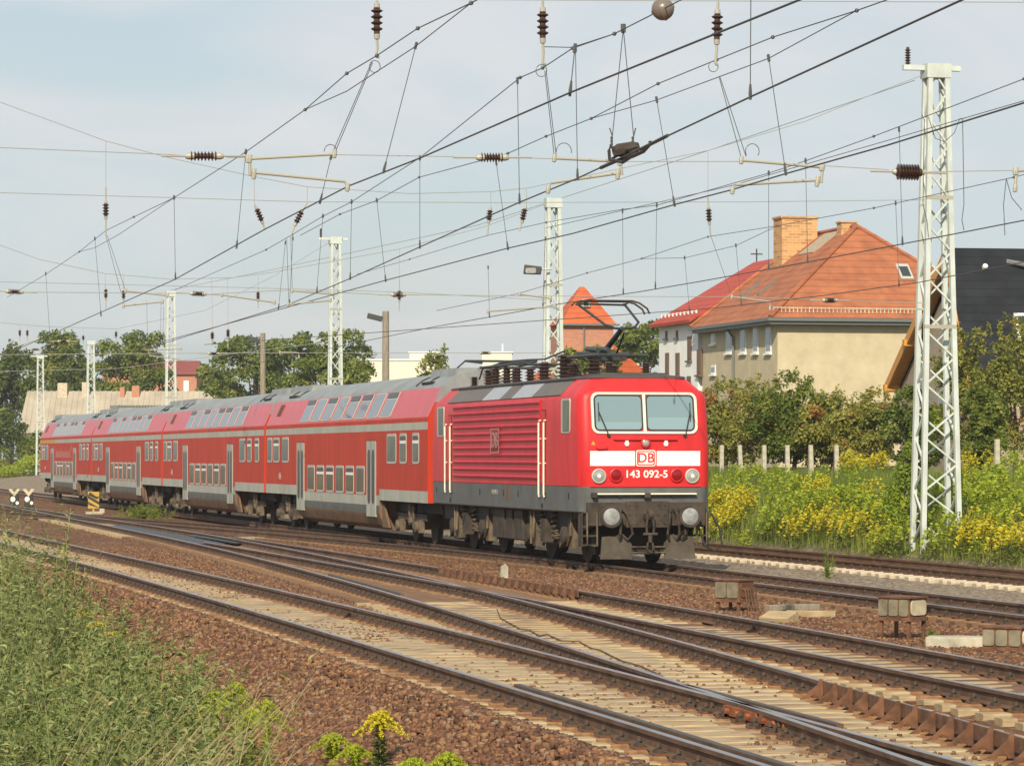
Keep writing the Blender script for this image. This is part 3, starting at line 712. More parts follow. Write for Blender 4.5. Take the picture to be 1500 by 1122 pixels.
# snow ploughs, steps, railings beside the buffers
for s_ in (-1, 1):
    p = MB(); a, b = (0.36, 1.02)
    p.prism([(a, 0.14), (b + 0.05, 0.14), (b, 0.62), (b - 0.5, 0.66), (a, 0.46)], lambda v, z, k: (s_ * v, (-0.22 if not k else -0.19) + (z - 0.14) * 0.10 - (v - a) * 0.0, z)); p.build('rail_guard', M['plough'], loco)
    p = MB(); x = s_ * 1.36
    p.tube([(x - s_*0.02, -0.13, 1.14), (x - s_*0.02, -0.16, 0.45), (x - s_*0.20, -0.18, 0.42)], 0.02, 6); p.tube([(x - s_*0.24, -0.13, 1.14), (x - s_*0.24, -0.16, 0.42)], 0.02, 6)
    p.build('shunter_rail', M['gear_lit'], loco)
    p = MB()
    for z in (0.42, 0.62, 0.82): p.box(*sorted((s_*1.08, s_*1.42)), -0.02, 0.34, z, z + 0.035)
    p.box(*sorted((s_*1.40, s_*1.43)), 0.0, 0.3, 0.4, 1.13); p.box(*sorted((s_*1.05, s_*1.08)), 0.0, 0.3, 0.4, 1.13); p.build('corner_step', M['gear'], loco)
p = MB(); p.tube([(-0.38, -0.24, 0.40), (0.38, -0.24, 0.40)], 0.018, 6); p.tube([(-0.38, -0.24, 0.28), (0.38, -0.24, 0.28)], 0.014, 6); p.build('plough_tie', M['gear_lit'], loco)
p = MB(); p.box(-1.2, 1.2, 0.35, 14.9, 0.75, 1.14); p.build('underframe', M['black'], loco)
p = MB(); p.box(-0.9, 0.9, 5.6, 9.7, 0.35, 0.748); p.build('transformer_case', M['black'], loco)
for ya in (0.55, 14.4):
    p = MB(); p.box(-0.98, 0.98, ya, ya + 0.35, 0.22, 0.748); p.build('under_shade_box', M['black'], loco)  # black box added as painted shade in the gap under the body

# bogies
def wheel(parent, x, y, r, name='wheel'):
    p = MB(); p.lathe([(0.10, -0.07), (r * 0.82, -0.055), (r, -0.065), (r, 0.04), (r + 0.028, 0.06), (r + 0.028, 0.075), (r * 0.5, 0.075)], (x, y, r), (1 if x < 0 else -1, 0, 0), 28)
    return p.build(name, M['gear'], parent, smooth=35)
def loco_bogie(yc):
    b = empty('bogie', (0, 0, 0), parent=loco)
    for dy in (-1.65, 1.65):
        for s_ in (-1, 1): wheel(b, s_ * 0.72, yc + dy, 0.60)
    f = MB()
    for s_ in (-1, 1):
        f.box(*sorted((s_*0.98, s_*1.12)), yc - 2.4, yc + 2.4, 0.62, 0.82)
        f.box(*sorted((s_*0.98, s_*1.10)), yc - 0.7, yc + 0.7, 0.36, 0.64)
    f.build('bogie_frame', M['gear'], b)
    for s_ in (-1, 1):
        for dy in (-1.65, 1.65):
            a = MB(); a.box(*sorted((s_*1.10, s_*1.28)), yc + dy - 0.24, yc + dy + 0.24, 0.40, 0.80); a.lathe([(0.20, 0), (0.20, 0.10), (0.14, 0.13)], (s_*1.26, yc + dy, 0.60), (s_, 0, 0), 16)
            a.build('axle_box', M['gear'], b, smooth=35)
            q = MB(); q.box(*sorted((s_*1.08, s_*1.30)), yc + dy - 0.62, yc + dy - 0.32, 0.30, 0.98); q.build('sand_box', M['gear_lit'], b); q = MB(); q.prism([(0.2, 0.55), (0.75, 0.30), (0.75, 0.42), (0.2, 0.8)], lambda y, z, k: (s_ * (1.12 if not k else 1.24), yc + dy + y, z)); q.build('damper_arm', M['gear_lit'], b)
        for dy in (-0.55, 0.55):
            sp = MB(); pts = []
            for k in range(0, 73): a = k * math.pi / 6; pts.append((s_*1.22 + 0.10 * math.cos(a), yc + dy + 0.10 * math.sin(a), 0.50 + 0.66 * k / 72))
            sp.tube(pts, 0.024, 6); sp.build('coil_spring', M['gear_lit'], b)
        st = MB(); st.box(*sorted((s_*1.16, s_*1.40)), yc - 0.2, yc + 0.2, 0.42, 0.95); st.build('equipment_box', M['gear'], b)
        for pl_ in (0, 1, 2):
            pp = MB()
            if pl_ == 0: pp.tube([(s_*1.30, yc - 2.3, 1.1), (s_*1.34, yc - 2.3, 0.62), (s_*1.32, yc - 2.0, 0.40), (s_*1.26, yc - 1.7, 0.38)], 0.035, 6)
            elif pl_ == 1: pp.tube([(s_*1.33, yc + 1.0, 1.1), (s_*1.38, yc + 1.0, 0.5)], 0.04, 6)
            else: pp.tube([(s_*1.36, yc + 1.25, 1.1), (s_*1.36, yc + 1.25, 0.35)], 0.03, 6)
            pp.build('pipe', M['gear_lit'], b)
    return b
loco_bogie(3.6); loco_bogie(11.7)
for s_ in (-1, 1):
    for ya, yb in ((5.9, 6.7), (6.9, 7.5), (7.7, 8.9)):
        p = MB(); p.box(*sorted((s_*0.95, s_*1.32)), ya, yb, 0.42, 1.10); p.build('equipment_box', M['gear'], loco)

# roof gear
def insulator(x, y, z0, h, r, parent, nd=5, name='roof_insulator'):
    prof = [(r * 0.7, 0)]
    for k in range(nd):
        a = h * (k + 0.15) / nd; prof += [(r * 0.55, a), (r, a + h * 0.25 / nd), (r * 0.95, a + h * 0.40 / nd), (r * 0.55, a + h * 0.62 / nd)]
    prof += [(r * 0.5, h * 0.98), (r * 0.5, h)]
    p = MB(); p.lathe(prof, (x, y, z0), (0, 0, 1), 12); return p.build(name, M['insul'], parent, smooth=50)
for (x, y, h, r) in ((-0.55, 14.3, 0.42, 0.11), (-0.5, 12.9, 0.62, 0.13), (0.1, 12.5, 0.62, 0.13), (-0.55, 11.9, 0.66, 0.14), (0.25, 11.5, 0.66, 0.14), (-0.5, 10.9, 0.66, 0.14), (0.3, 10.4, 0.66, 0.14), (-0.45, 10.0, 0.62, 0.13),
                     (-0.35, 7.6, 0.70, 0.16), (0.35, 7.4, 0.7, 0.16), (-0.2, 6.2, 0.9, 0.22), (0.45, 6.0, 0.9, 0.2), (-0.5, 4.3, 0.52, 0.14), (0.5, 4.5, 0.5, 0.14), (-0.3, 1.9, 0.48, 0.12), (0.55, 1.9, 0.48, 0.12)):
    insulator(x, y, 4.10, h * 0.72, r * 1.08, loco, nd=6 if h < 0.8 else 7)
p = MB(); p.tube([(-0.35, 14.6, 4.35), (-0.45, 13.8, 4.59), (-0.3, 12.0, 4.73), (-0.3, 9.5, 4.71), (-0.35, 7.6, 4.67), (-0.2, 6.2, 4.83)], 0.022, 6); p.tube([(-0.2, 6.2, 4.65), (-0.3, 3.9, 4.59)], 0.018, 6); p.tube([(-0.5, 12.9, 4.61), (0.1, 12.5, 4.61), (0.25, 11.5, 4.65), (0.3, 10.4, 4.65)], 0.02, 6); p.build('roof_busbar', M['wire'], loco)
# folded rear pantograph
fpn = empty('folded_pantograph', (0, 0, 0), parent=loco)
p = MB(); p.tube([(-0.55, 10.0, 4.61), (-0.6, 13.4, 4.61), (0.6, 13.4, 4.61), (0.55, 10.0, 4.61), (-0.55, 10.0, 4.61)], 0.035, 6); p.build('base_frame', M['dark'], fpn)
p = MB(); p.tube([(-0.15, 10.3, 4.67), (-0.1, 13.3, 4.73)], 0.05, 6); p.tube([(-0.6, 13.2, 4.73), (-0.95, 13.6, 4.79), (0.95, 13.6, 4.79), (0.6, 13.2, 4.73)], 0.03, 6); p.tube([(-0.95, 13.6, 4.79), (-1.15, 13.65, 4.61)], 0.02, 6); p.build('arm', M['dark'], fpn)
# raised front pantograph
pan = empty('pantograph', (0, 0, 0), parent=loco)
p = MB(); p.tube([(-0.55, 1.8, 4.60), (-0.6, 4.4, 4.62), (0.6, 4.4, 4.62), (0.55, 1.8, 4.60), (-0.55, 1.8, 4.60)], 0.04, 6); p.tube([(-0.6, 3.6, 4.66), (0.6, 3.6, 4.66)], 0.07, 8)
for x in (-0.45, -0.2): p.lathe([(0.06, 0), (0.07, 0.5), (0.05, 1.0)], (x, 2.3, 4.72), (0, 1, 0.06), 8)
p.box(-0.3, 0.3, 2.6, 3.3, 4.5, 4.64); p.build('base_frame', M['dark'], pan)
KN = (0.0, 1.9, 5.20)
p = MB(); p.tube([(0.0, 3.55, 4.68), KN], [0.075, 0.055], 8); p.tube([(0.18, 3.1, 4.62), (0.12, 2.15, 5.12)], 0.022, 6); p.build('lower_arm', M['dark'], pan)
p = MB(); p.tube([(-0.78, 2.9, 5.78), (-0.34, 2.1, 5.28), (-0.16, 1.92, 5.20), (0.0, 1.9, 5.19), (0.30, 1.94, 5.22), (0.42, 2.05, 5.34), (0.34, 2.9, 5.76)], 0.030, 7); p.tube([(-0.78, 2.9, 5.78), (0.36, 2.9, 5.76)], 0.025, 6); p.build('upper_arm', M['dark'], pan)
p = MB()
for y in (2.70, 3.10):
    p.tube([(-0.86, y, 5.74), (-0.76, y, 5.83), (-0.4, y, 5.845), (0.45, y, 5.845), (0.62, y, 5.80), (0.80, y, 5.68), (0.86, y, 5.56)], 0.022, 6)
    p.box(-0.55, 0.40, y - 0.03, y + 0.03, 5.84, 5.862)
p.tube([(-0.6, 2.7, 5.79), (-0.6, 3.1, 5.79)], 0.02, 5); p.tube([(0.35, 2.7, 5.79), (0.35, 3.1, 5.79)], 0.02, 5); p.build('contact_head', M['gear'], pan)

# ------------------------------------------------------------------ double-deck coaches
CL = 26.4; HW = 1.39
def coach_body(parent, yellow=False):
    # half profile (x, z) from the skirt up; roof closes at the top
    prof = [(0.98, 0.28), (1.26, 0.42), (1.37, 0.66), (HW, 0.74), (HW, 0.97), (HW, 1.12), (HW, 1.25), (HW, 1.43), (HW, 2.6), (HW, 3.06), (HW, 3.26), (HW, 3.37), (1.375, 3.40),
            (1.20, 3.78), (1.02, 4.17), (0.98, 4.22), (0.80, 4.38), (0.52, 4.52), (0.25, 4.60), (0.0, 4.625)]
    def colour(z, mid):
        if z < 0.71: return 4
        if z < 0.96: return 3
        if z < (1.24 if mid else 1.42): return 2
        if z < 3.05: return 0
        if z < 3.25: return 6 if yellow and mid == 9 else 2
        if z < 3.39: return 0
        if z < 4.16: return 7
        return 5
    secs = [(0.0, 6.55, False, 5), (6.55, 19.85, True, 0), (19.85, CL, False, 5)]
    b = MB()
    for (ya, yb, mid, k0) in secs:
        pr = prof[k0:]; nn = len(pr)
        for side in (-1, 1):
            vb = len(b.v)
            for y in (ya, yb):
                for (x, z) in pr: b.v.append((side * x, y, z))
            for i in range(nn - 1):
                b.f.append([vb+i, vb+nn+i, vb+nn+i+1, vb+i+1]); b.m.append(colour((pr[i][1] + pr[i+1][1]) / 2, mid))
        # underside
        vb = len(b.v); x0, z0 = pr[0]
        b.v += [(-x0, ya, z0), (x0, ya, z0), (x0, yb, z0), (-x0, yb, z0)]; b.f.append([vb, vb+1, vb+2, vb+3]); b.m.append(4)
    for y in (0.0, CL):
        pr = prof[5:]; ol = [(x, z) for x, z in pr] + [(-x, z) for x, z in pr[-2::-1]]
        ol = [(x, z) for x, z in pr if z < 4.0] + [(-x, z) for x, z in pr[::-1] if z < 4.0]; ol2 = [(x, z) for x, z in pr if z > 3.7] + [(-x, z) for x, z in pr[-2::-1] if z > 3.7]
        for o_, mi_ in ((ol, 1), (ol2, 5)): vb = len(b.v); b.v += [(x, y, z) for x, z in o_]; b.f.append([vb + i for i in range(len(o_))]); b.m.append(mi_)
    for y in (6.55, 19.85):
        pr = prof[:6]; ol = [(x, z) for x, z in pr] + [(-x, z) for x, z in pr[::-1]]
        vb = len(b.v); b.v += [(x, y, z) for x, z in ol]; b.f.append([vb + i for i in range(len(ol))]); b.m.append(4)
    return b.build('body', [M['coach_red'], M['coach_red'], M['band'], M['coach_grey'], M['skirt'], M['roof'], M['yellow'], M['coach_red_upper']], parent, smooth=20)

def side_window(parent, side, ya, yb, z0, z1, vent=False, dark=False):
    fn = lambda o: (lambda y, z, k: (side * (HW + (o if k else -0.03)), y, z))
    w = MB(); w.prism(rrect(ya, yb, z0, z1, 0.10, 4), fn(0.012)); wo = w.build('window', M['frame'], parent)
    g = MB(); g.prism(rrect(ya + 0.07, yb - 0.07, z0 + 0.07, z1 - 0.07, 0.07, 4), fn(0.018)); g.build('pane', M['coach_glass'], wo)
    if vent:
        g = MB(); zz = z1 - 0.30 * (z1 - z0); g.box(*sorted((side * HW, side * (HW + 0.022))), ya + 0.07, yb - 0.07, zz - 0.03, zz + 0.05); g.build('vent_bar', M['white'], wo)
        g = MB(); g.prism(rrect(ya + 0.10, yb - 0.10, zz + 0.05, z1 - 0.09, 0.04, 3), fn(0.021)); g.build('vent', M['vent_glass'], wo)

def top_window(parent, side, ya, yb, vent=False):
    # on the sloping upper side
    def pos(y, t, o): 
        x = 1.375 + (1.02 - 1.375) * t; z = 3.40 + 0.77 * t
        return (side * (x + 0.908 * o), y, z + 0.418 * o)
    w = MB(); w.prism(rrect(ya, yb, 0.05, 0.97, 0.06, 3), lambda y, t, k: pos(y, t, 0.014 if k else -0.03)); wo = w.build('window', M['frame'], parent)
    t1 = 0.93 if not vent else 0.70
    g = MB(); g.prism(rrect(ya + 0.08, yb - 0.08, 0.10, t1, 0.04, 3), lambda y, t, k: pos(y, t, 0.022 if k else 0)); g.build('pane', M['upper_glass'], wo)
    if vent:
        g = MB(); g.prism(rrect(ya + 0.08, yb - 0.08, 0.75, 0.95, 0.03, 3), lambda y, t, k: pos(y, t, 0.03 if k else 0)); g.build('vent', M['vent_glass'], wo)

def bogie(parent, yc):
    b = empty('bogie', (0, 0, 0), parent=parent)
    for dy in (-1.25, 1.25):
        for s_ in (-1, 1): wheel(b, s_ * 0.72, yc + dy, 0.46)
    f = MB()
    for s_ in (-1, 1):
        f.prism([(-1.9, 0.62), (-0.7, 0.62), (-0.45, 0.48), (0.45, 0.48), (0.7, 0.62), (1.9, 0.62), (1.9, 0.80), (-1.9, 0.80)], lambda y, z, k: (s_ * (1.0 if not k else 1.14), yc + y, z))
    f.build('bogie_frame', M['gear'], b)
    for s_ in (-1, 1):
        for dy in (-1.25, 1.25):
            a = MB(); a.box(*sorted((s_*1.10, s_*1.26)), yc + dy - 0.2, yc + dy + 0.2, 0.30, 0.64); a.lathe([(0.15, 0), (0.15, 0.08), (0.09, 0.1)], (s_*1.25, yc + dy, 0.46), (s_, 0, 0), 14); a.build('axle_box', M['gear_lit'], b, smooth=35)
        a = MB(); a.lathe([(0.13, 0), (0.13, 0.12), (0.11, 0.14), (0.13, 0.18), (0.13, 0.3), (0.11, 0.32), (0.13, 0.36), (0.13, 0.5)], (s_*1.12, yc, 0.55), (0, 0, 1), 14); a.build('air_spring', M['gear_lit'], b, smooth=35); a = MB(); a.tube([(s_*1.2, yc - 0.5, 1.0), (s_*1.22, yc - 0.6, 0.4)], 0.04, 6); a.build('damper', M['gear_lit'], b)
    return b

def coach(label, name='double_deck_coach'):
    c = thing(name, label, 'train coach', group='double-deck coaches of the red train')
    coach_body(c)
    for side in (-1, 1):
        for i in range(8):
            y = 5.25 + 1.87 * i; top_window(c, side, y, y + 1.52, vent=i in (2, 3, 5, 7, 0))
        for i in range(6):
            y = 8.75 + 1.64 * i; side_window(c, side, y, y + 1.26, 1.26, 2.08, vent=i in (1, 3, 4))
        for a, b, v in ((1.1, 1.95, True), (2.75, 3.65, True), (4.15, 5.45, False), (21.8, 23.05, False), (23.65, 24.8, True), (25.1, 26.05, False)):
            side_window(c, side, a, b, 2.15, 2.98, vent=v)
        for a in (7.05, 18.85):
            d_ = MB(); X0, X1 = sorted((side * (HW - 0.02), side * (HW + 0.016)))
            d_.box(X0, X1, a - 0.02, a + 1.34, 0.64, 2.80); do_ = d_.build('door', M['band'], c)
            h = MB(); h.box(*sorted((side * HW, side * (HW + 0.03))), a - 0.08, a + 1.40, 2.81, 2.85); h.build('door_gutter', M['coach_red'], do_)
            for q in (0.16, 0.78):
                g = MB(); g.prism(rrect(a + q, a + q + 0.38, 1.0, 2.55, 0.16, 4), lambda y, z, k: (side * (HW + (0.02 if k else 0)), y, z)); g.build('door_glass', M['vent_glass'], do_)
            g = MB(); g.box(*sorted((side * HW, side * (HW + 0.019))), a + 0.65, a + 0.67, 0.66, 2.78); g.build('door_gap', M['black'], do_)
        # small wall vent near the far end and roof louvres
        g = MB()
        for t0_ in (0.2,): 
            for k in range(6):
                t = 0.40 + 0.085 * k; g.beam((side * (1.385 - 0.355 * t), 24.3, 3.41 + 0.77 * t), (side * (1.385 - 0.355 * t), 25.0, 3.41 + 0.77 * t), 0.03, 0.04)
        g.build('wall_vent', M['skirt'], c)
        # painted slope plates of the bogie bay
        for ya, yb in ((6.55, 5.6), (19.85, 20.8)):
            q = MB(); q.prism([(ya, 0.36), (ya, 1.1), (yb, 0.36)], lambda y, z, k: (side * (1.30 if not k else 1.24), y, z)); q.build('bay_plate', M['skirt'], c)
    # roof fittings
    for y in (2.2, 3.6, 22.5, 24.2):
        r_ = MB(); r_.tube([(-0.95, y, 4.27), (-0.75, y, 4.43), (-0.45, y, 4.56), (0.45, y, 4.56), (0.75, y, 4.43), (0.95, y, 4.27)], 0.018, 5); r_.build('roof_strap', M['black'], c)
    for ya in (1.6, 23.0):
        r_ = MB(); r_.box(-0.93, -0.83, ya, ya + 1.37, 4.295, 4.315)
        for k in range(9): r_.box(-0.93, -0.83, ya + 0.16 * k, ya + 0.16 * k + 0.09, 4.30, 4.36)
        r_.build('roof_louvres', M['black'], c)
    for ya, yb in ((0.15, 3.4), (22.0, CL - 0.15)):
        r_ = MB(); r_.prism([(-0.62, 4.40), (0.62, 4.40), (0.55, 4.69), (-0.55, 4.69)], lambda x, z, k: (x, yb if k else ya, z)); r_.build('roof_unit', M['roof'], c)
    for ya, yb in ((-0.36, 0.01), (CL - 0.01, CL + 0.36)):
        g = MB(); g.box(-0.75, 0.75, ya, yb, 1.2, 3.3); g.box(-0.1, 0.1, ya, yb, 0.95, 1.199); g.build('gangway', M['black'], c)
    for yy, dd in ((0, -1), (CL, 1)):
        for s_ in (-0.88, 0.88):
            g = MB(); g.lathe([(0.12, 0.0), (0.12, 0.28), (0.22, 0.30), (0.22, 0.34)], (s_, yy, 1.06), (0, dd, 0), 14); g.build('buffer', M['gear'], c)
    for ya, yb in ((0.3, 6.6), (19.8, CL - 0.3)):
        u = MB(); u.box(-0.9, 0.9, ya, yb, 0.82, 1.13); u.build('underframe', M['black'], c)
    bogie(c, 3.2); bogie(c, CL - 3.2)
    q = MB()
    q.box(-HW - 0.003, -HW + 0.01, 23.3, 23.78, 1.70, 1.72)
    for k in range(7): q.box(-HW - 0.004, -HW + 0.01, 23.3 + 0.07 * k, 23.34 + 0.07 * k, 1.60 + 0.09 * (k % 2), 1.73 + 0.09 * (k % 2))
    q.build('lettering', M['frame'], c)
    return c
names = ['first double-deck coach, coupled directly behind the locomotive', 'second double-deck coach behind the locomotive', 'third double-deck coach, next to the yellow striped board', 'last double-deck coach, with a short yellow stripe over its windows']
c0 = coach('red and grey ' + names[0])
def put_coach(c, k):
    y = 16.15 + 26.8 * k
    c.location = (LX - ST * y, LY + CT * y, 0); c.rotation_euler = (0, 0, TH)
put_coach(c0, 0); coaches = [c0]
for k in range(1, 4):
    c = link_copy(c0); c['label'] = 'red and grey ' + names[k]; put_coach(c, k); coaches.append(c)
q = MB(); q.box(-HW - 0.008, -HW + 0.01, 17.5, CL, 3.06, 3.26); q.build('yellow_stripe', M['yellow'], coaches[3])
q = MB(); q.box(-HW - 0.003, -HW + 0.01, 9.4, 18.4, 2.29, 2.31)          # worn pale lettering, too small to read
for k in range(10):
    y = 10.0 + 0.78 * k; q.box(-HW - 0.006, -HW + 0.01, y, y + 0.55, 2.28, 2.36); q.box(-HW - 0.006, -HW + 0.01, y, y + 0.16, 2.36, 2.62 + 0.14 * (k % 3 == 0)); q.box(-HW - 0.006, -HW + 0.01, y + 0.38, y + 0.52, 2.36, 2.60)
for y in (9.4, 18.2): q.box(-HW - 0.006, -HW + 0.01, y, y + 0.18, 2.62, 2.90)
q.build('lettering', M['faint'], coaches[3])
# ------------------------------------------------------------------ lattice masts
def mast(X, Y, h, z0, w0, w1, label, arm=True, rz=TH):
    t = thing('lattice_mast', label, 'mast', (X, Y, z0), rz, group='pale lattice masts along the line')
    lg = MB(); nz_ = max(8, int(h / 0.62)); hw = lambda z: (w0 + (w1 - w0) * z / h) / 2; hd = lambda z: hw(z) * 0.8
    c4 = [(-1, -1), (1, -1), (1, 1), (-1, 1)]
    for sx, sy in c4:
        q = MB(); q.beam((sx*hw(-0.8), sy*hd(-0.8), -0.8), (sx*hw(h), sy*hd(h), h), 0.115, 0.115, up=(0, 1, 0)); q.build('mast_leg', M['mast'], t)
    for i in range(4):
        a, b = c4[i], c4[(i + 1) % 4]; flip = 0
        for k in range(nz_):
            za, zb = h * k / nz_, h * (k + 1) / nz_
            p, q = (a, b) if (k + flip) % 2 == 0 else (b, a)
            lg.beam((p[0]*hw(za), p[1]*hd(za), za), (q[0]*hw(zb), q[1]*hd(zb), zb), 0.046, 0.04)
    lg.build('lattice', M['mast'], t)
    q = MB(); q.box(-hw(h) - 0.1, hw(h) + 0.1, -hd(h) - 0.08, hd(h) + 0.08, h - 0.28, h + 0.05); q.build('mast_head', M['mast'], t)
    q = MB(); q.box(-hw(0) - 0.16, hw(0) + 0.16, -hd(0) - 0.16, hd(0) + 0.16, -0.9, -0.28); q.build('foundation', M['concrete'], t)
    if arm:
        q = MB(); q.box(-hw(h) - 0.62, hw(h) + 0.4, -0.07, 0.07, h - 0.10, h + 0.02); q.build('top_arm', M['mast'], t)
        q = MB(); insul_prof(q, Vector((-hw(h) - 0.5, 0, h + 0.02)), Vector((0, 0, 1)), 0.42, 0.075, 6, 0); q.build('insulator', M['insul'], t)
    for z in (h * 0.45, h * 0.72):
        q = MB(); q.box(-hw(z) - 0.06, hw(z) + 0.06, -hd(z) - 0.06, -hd(z) + 0.0, z, z + 0.09); q.build('clamp', M['fitting'], t)
    return t
def insul_prof(mb, p0, axis_, L_, r, nd, m=0):
    prof = [(r * 0.45, 0), (r * 0.55, L_ * 0.04)]
    for k in range(nd):
        a = L_ * (0.06 + 0.86 * k / nd); st = L_ * 0.86 / nd
        prof += [(r * 0.5, a), (r, a + st * 0.3), (r * 0.92, a + st * 0.45), (r * 0.5, a + st * 0.7)]
    prof += [(r * 0.5, L_ * 0.95), (r * 0.45, L_)]
    mb.lathe(prof, p0, axis_, 12, m)

mast_line = lambda px: 29.2 / ((px - 750) / F + 0.239)
MASTS = [(1371, 78.6, 98, 0.90, 0.40, 0.30, 'tall pale lattice mast standing in the goldenrod at the right, nearest of the masts'),
         (810, None, 293, 0.66, 0.36, 0.5, 'pale lattice mast with a black floodlight, rising behind the locomotive'),
         (491, None, 349, 0.66, 0.36, 0.5, 'pale lattice mast with a flat top bar, behind the first coach roof'),
         (250, None, 428, 0.70, 0.40, 0.5, 'pale lattice mast behind the third coach, left of the small red roofed house'),
         (133, None, 500, 0.70, 0.42, 0.5, 'narrow pale lattice mast in front of the grey barn roof between tree and barn chimneys'),
         (59, None, 521, 0.72, 0.44, 0.5, 'leftmost pale lattice mast with a white crossbar against the dark tree')]
MP = []
for px, Y, pt, w0, w1, z0, lab in MASTS:
    Y = Y or mast_line(px); X = (px - 750) / F * Y; top = H + (HZ - pt) / F * Y
    mast(X, Y, top - z0, z0, w0, w1, lab, arm=px in (1371, 491, 59)); MP.append((X, Y, top))

# ------------------------------------------------------------------ overhead line
RW = 0.0082
def on_plan(fn_pts):
    """plan line X(Y) through contact-wire points"""
    P = sorted((G2[1], G2[0]) for G2 in fn_pts); ys = [p[0] for p in P]; xs = [p[1] for p in P]
    def fn(Y):
        if Y <= ys[0]: return xs[0] + (xs[1] - xs[0]) / (ys[1] - ys[0]) * (Y - ys[0])
        if Y >= ys[-1]: return xs[-1] + (xs[-1] - xs[-2]) / (ys[-1] - ys[-2]) * (Y - ys[-1])
        return float(np.interp(Y, ys, xs))
    return fn
def CW(px, py):
    Y = F * (ZC - H) / (HZ - py); return Vector(((px - 750) / F * Y, Y, ZC))
def at_plan(px, py, fn):
    """point seen at (px, py) lying above the contact wire's plan line"""
    k = (px - 750) / F; lo, hi = 12.0, 420.0
    g = lambda Y: fn(Y) - k * Y
    for _ in range(60):
        m_ = (lo + hi) / 2
        if g(m_) > 0: lo = m_
        else: hi = m_
    return Vector((k * lo, lo, H + (HZ - py) / F * lo))
def catenary(label, contact, messenger, droppers, stitch=(), extra=None):
    t = thing('overhead_line', label, 'overhead line', group='overhead lines above the tracks')
    cp = [CW(*p) for p in contact]; fn = on_plan(cp)
    near = cp[0] + (cp[0] - cp[1]).normalized() * max(2, min(28, cp[0].y - 8)); far = cp[-1] + (cp[-1] - cp[-2]).normalized() * 25
    q = MB(); q.tube([near] + cp + [far], RW * 1.15, 6); q.build('contact_wire', M['wire'], t)
    ms = [at_plan(px, py, fn) for px, py in messenger]
    e_ = (ms[0] - ms[1]).normalized(); ms = [ms[0] + e_ * max(1, min(26, ms[0].y - 8))] + ms
    q = MB(); q.tube(ms, RW * 0.85, 6)
    for p in ms[1:-1]: q.lathe([(0.02, -0.04), (0.028, 0), (0.02, 0.04)], p, (0, 1, 0), 6)
    q.build('messenger_wire', M['wire'], t)
    for st in stitch:
        q = MB(); q.tube([at_plan(px, py, fn) for px, py in st], RW * 0.75, 6); q.build('stitch_wire', M['wire'], t)
    for (ax, ay, bx, by) in droppers:
        b = CW(bx, by); a = U(ax, ay, b.y)
        q = MB(); q.tube([a, b], 0.0052, 5); q.lathe([(0.016, -0.03), (0.02, 0.03), (0.012, 0.12)], b, a - b, 6); q.lathe([(0.02, -0.04), (0.02, 0.05)], a, a - b, 6); q.build('dropper', M['wire'], t)
    return t, fn
catA, fA = catenary('nearest contact wire and messenger, running from the top centre down to the left trees',
    [(1172,0),(833,137),(615,232),(510,273),(390,335),(255,410),(88,484)],
    [(760,-32),(690,5),(612,42),(552,82),(508,108),(447,161),(360,223),(255,290),(196,318),(155,338),(116,369),(67,402),(10,436)],
    [(609,68,562,251),(360,223,346.6,362),(255,290,257,408),(485,230,469,296),(67,401,73,491),(842,72,835,137),(139,350,148,462)],
    [[(690,5),(608,69),(508,134),(447,161)],[(255,290),(172,345),(139,363),(116,369)]])
catB, fB = catenary('contact wire carrying the section insulator, with a ball weight on its messenger',
    [(1410,0),(1100,142),(845,262),(760,297),(615,362),(513,408),(423,446),(256,498)],
    [(1010,-6),(971,14),(900,50),(839,71),(795,100),(762,114),(617,230),(515,296),(473,317),(428,344),(390,366),(256,425)],
    [(1100,-30,1099,142),(843,72,846,261),(758,119,761,296),(615,232,615,362),(515,296,513,408),(473,317,464,428),(429,350,424,446),(418,356,408,452)],
    [[(900,50),(838,70),(795,69)]])
catC, fC = catenary('third contact wire from the right edge down past the lattice mast with the floodlight',
    [(1500,151),(1300,213),(1150,255),(1073,278),(988,300),(840,342),(743,364),(564,411),(400,456)],
    [(1340,-14),(1255,16),(1132,55),(1050,88),(964,123),(866,174),(800,200),(744,225),(614,260),(552,294),(498,314),(440,345)],
    [(1126,86,1151,254),(962,147,988,300),(727,239,744,364),(552,294,565,411)],
    [[(1255,16),(1126,86),(962,147),(866,174)]])
catD, fD = catenary('contact wire above the train, touched by the raised pantograph',
    [(1500,323),(1377,347),(1183,384),(1028,412),(940,427),(822,445),(714,465),(635,479),(523,502)],
    [(1560,98),(1500,116),(1280,200),(1180,236),(1126,254),(962,301),(912,307),(800,326),(714,345),(600,380),(523,402)],
    [(1180,236,1183,383),(1126,254,1126,393),(962,301,960,421),(912,310,913,430),(1317,190,1322,357),(799,350,795,450),(715,392,717,464)], 
    [[(1500,148),(1280,212),(1073,272),(800,334)]])
catE, fE = catenary('farthest contact wire, in front of the orange hip roof',
    [(1500,384),(1345,414),(1198,434),(1040,452),(900,462)],
    [(1560,240),(1485,260),(1280,305),(1139,331),(1037,347),(940,379),(860,400),(760,430),(640,455)],
    [(1312,298,1317,418),(1003,378,1010,455),(1078,360,1086,446)],
    [[(1139,331),(1078,360),(1003,378),(940,379)]])
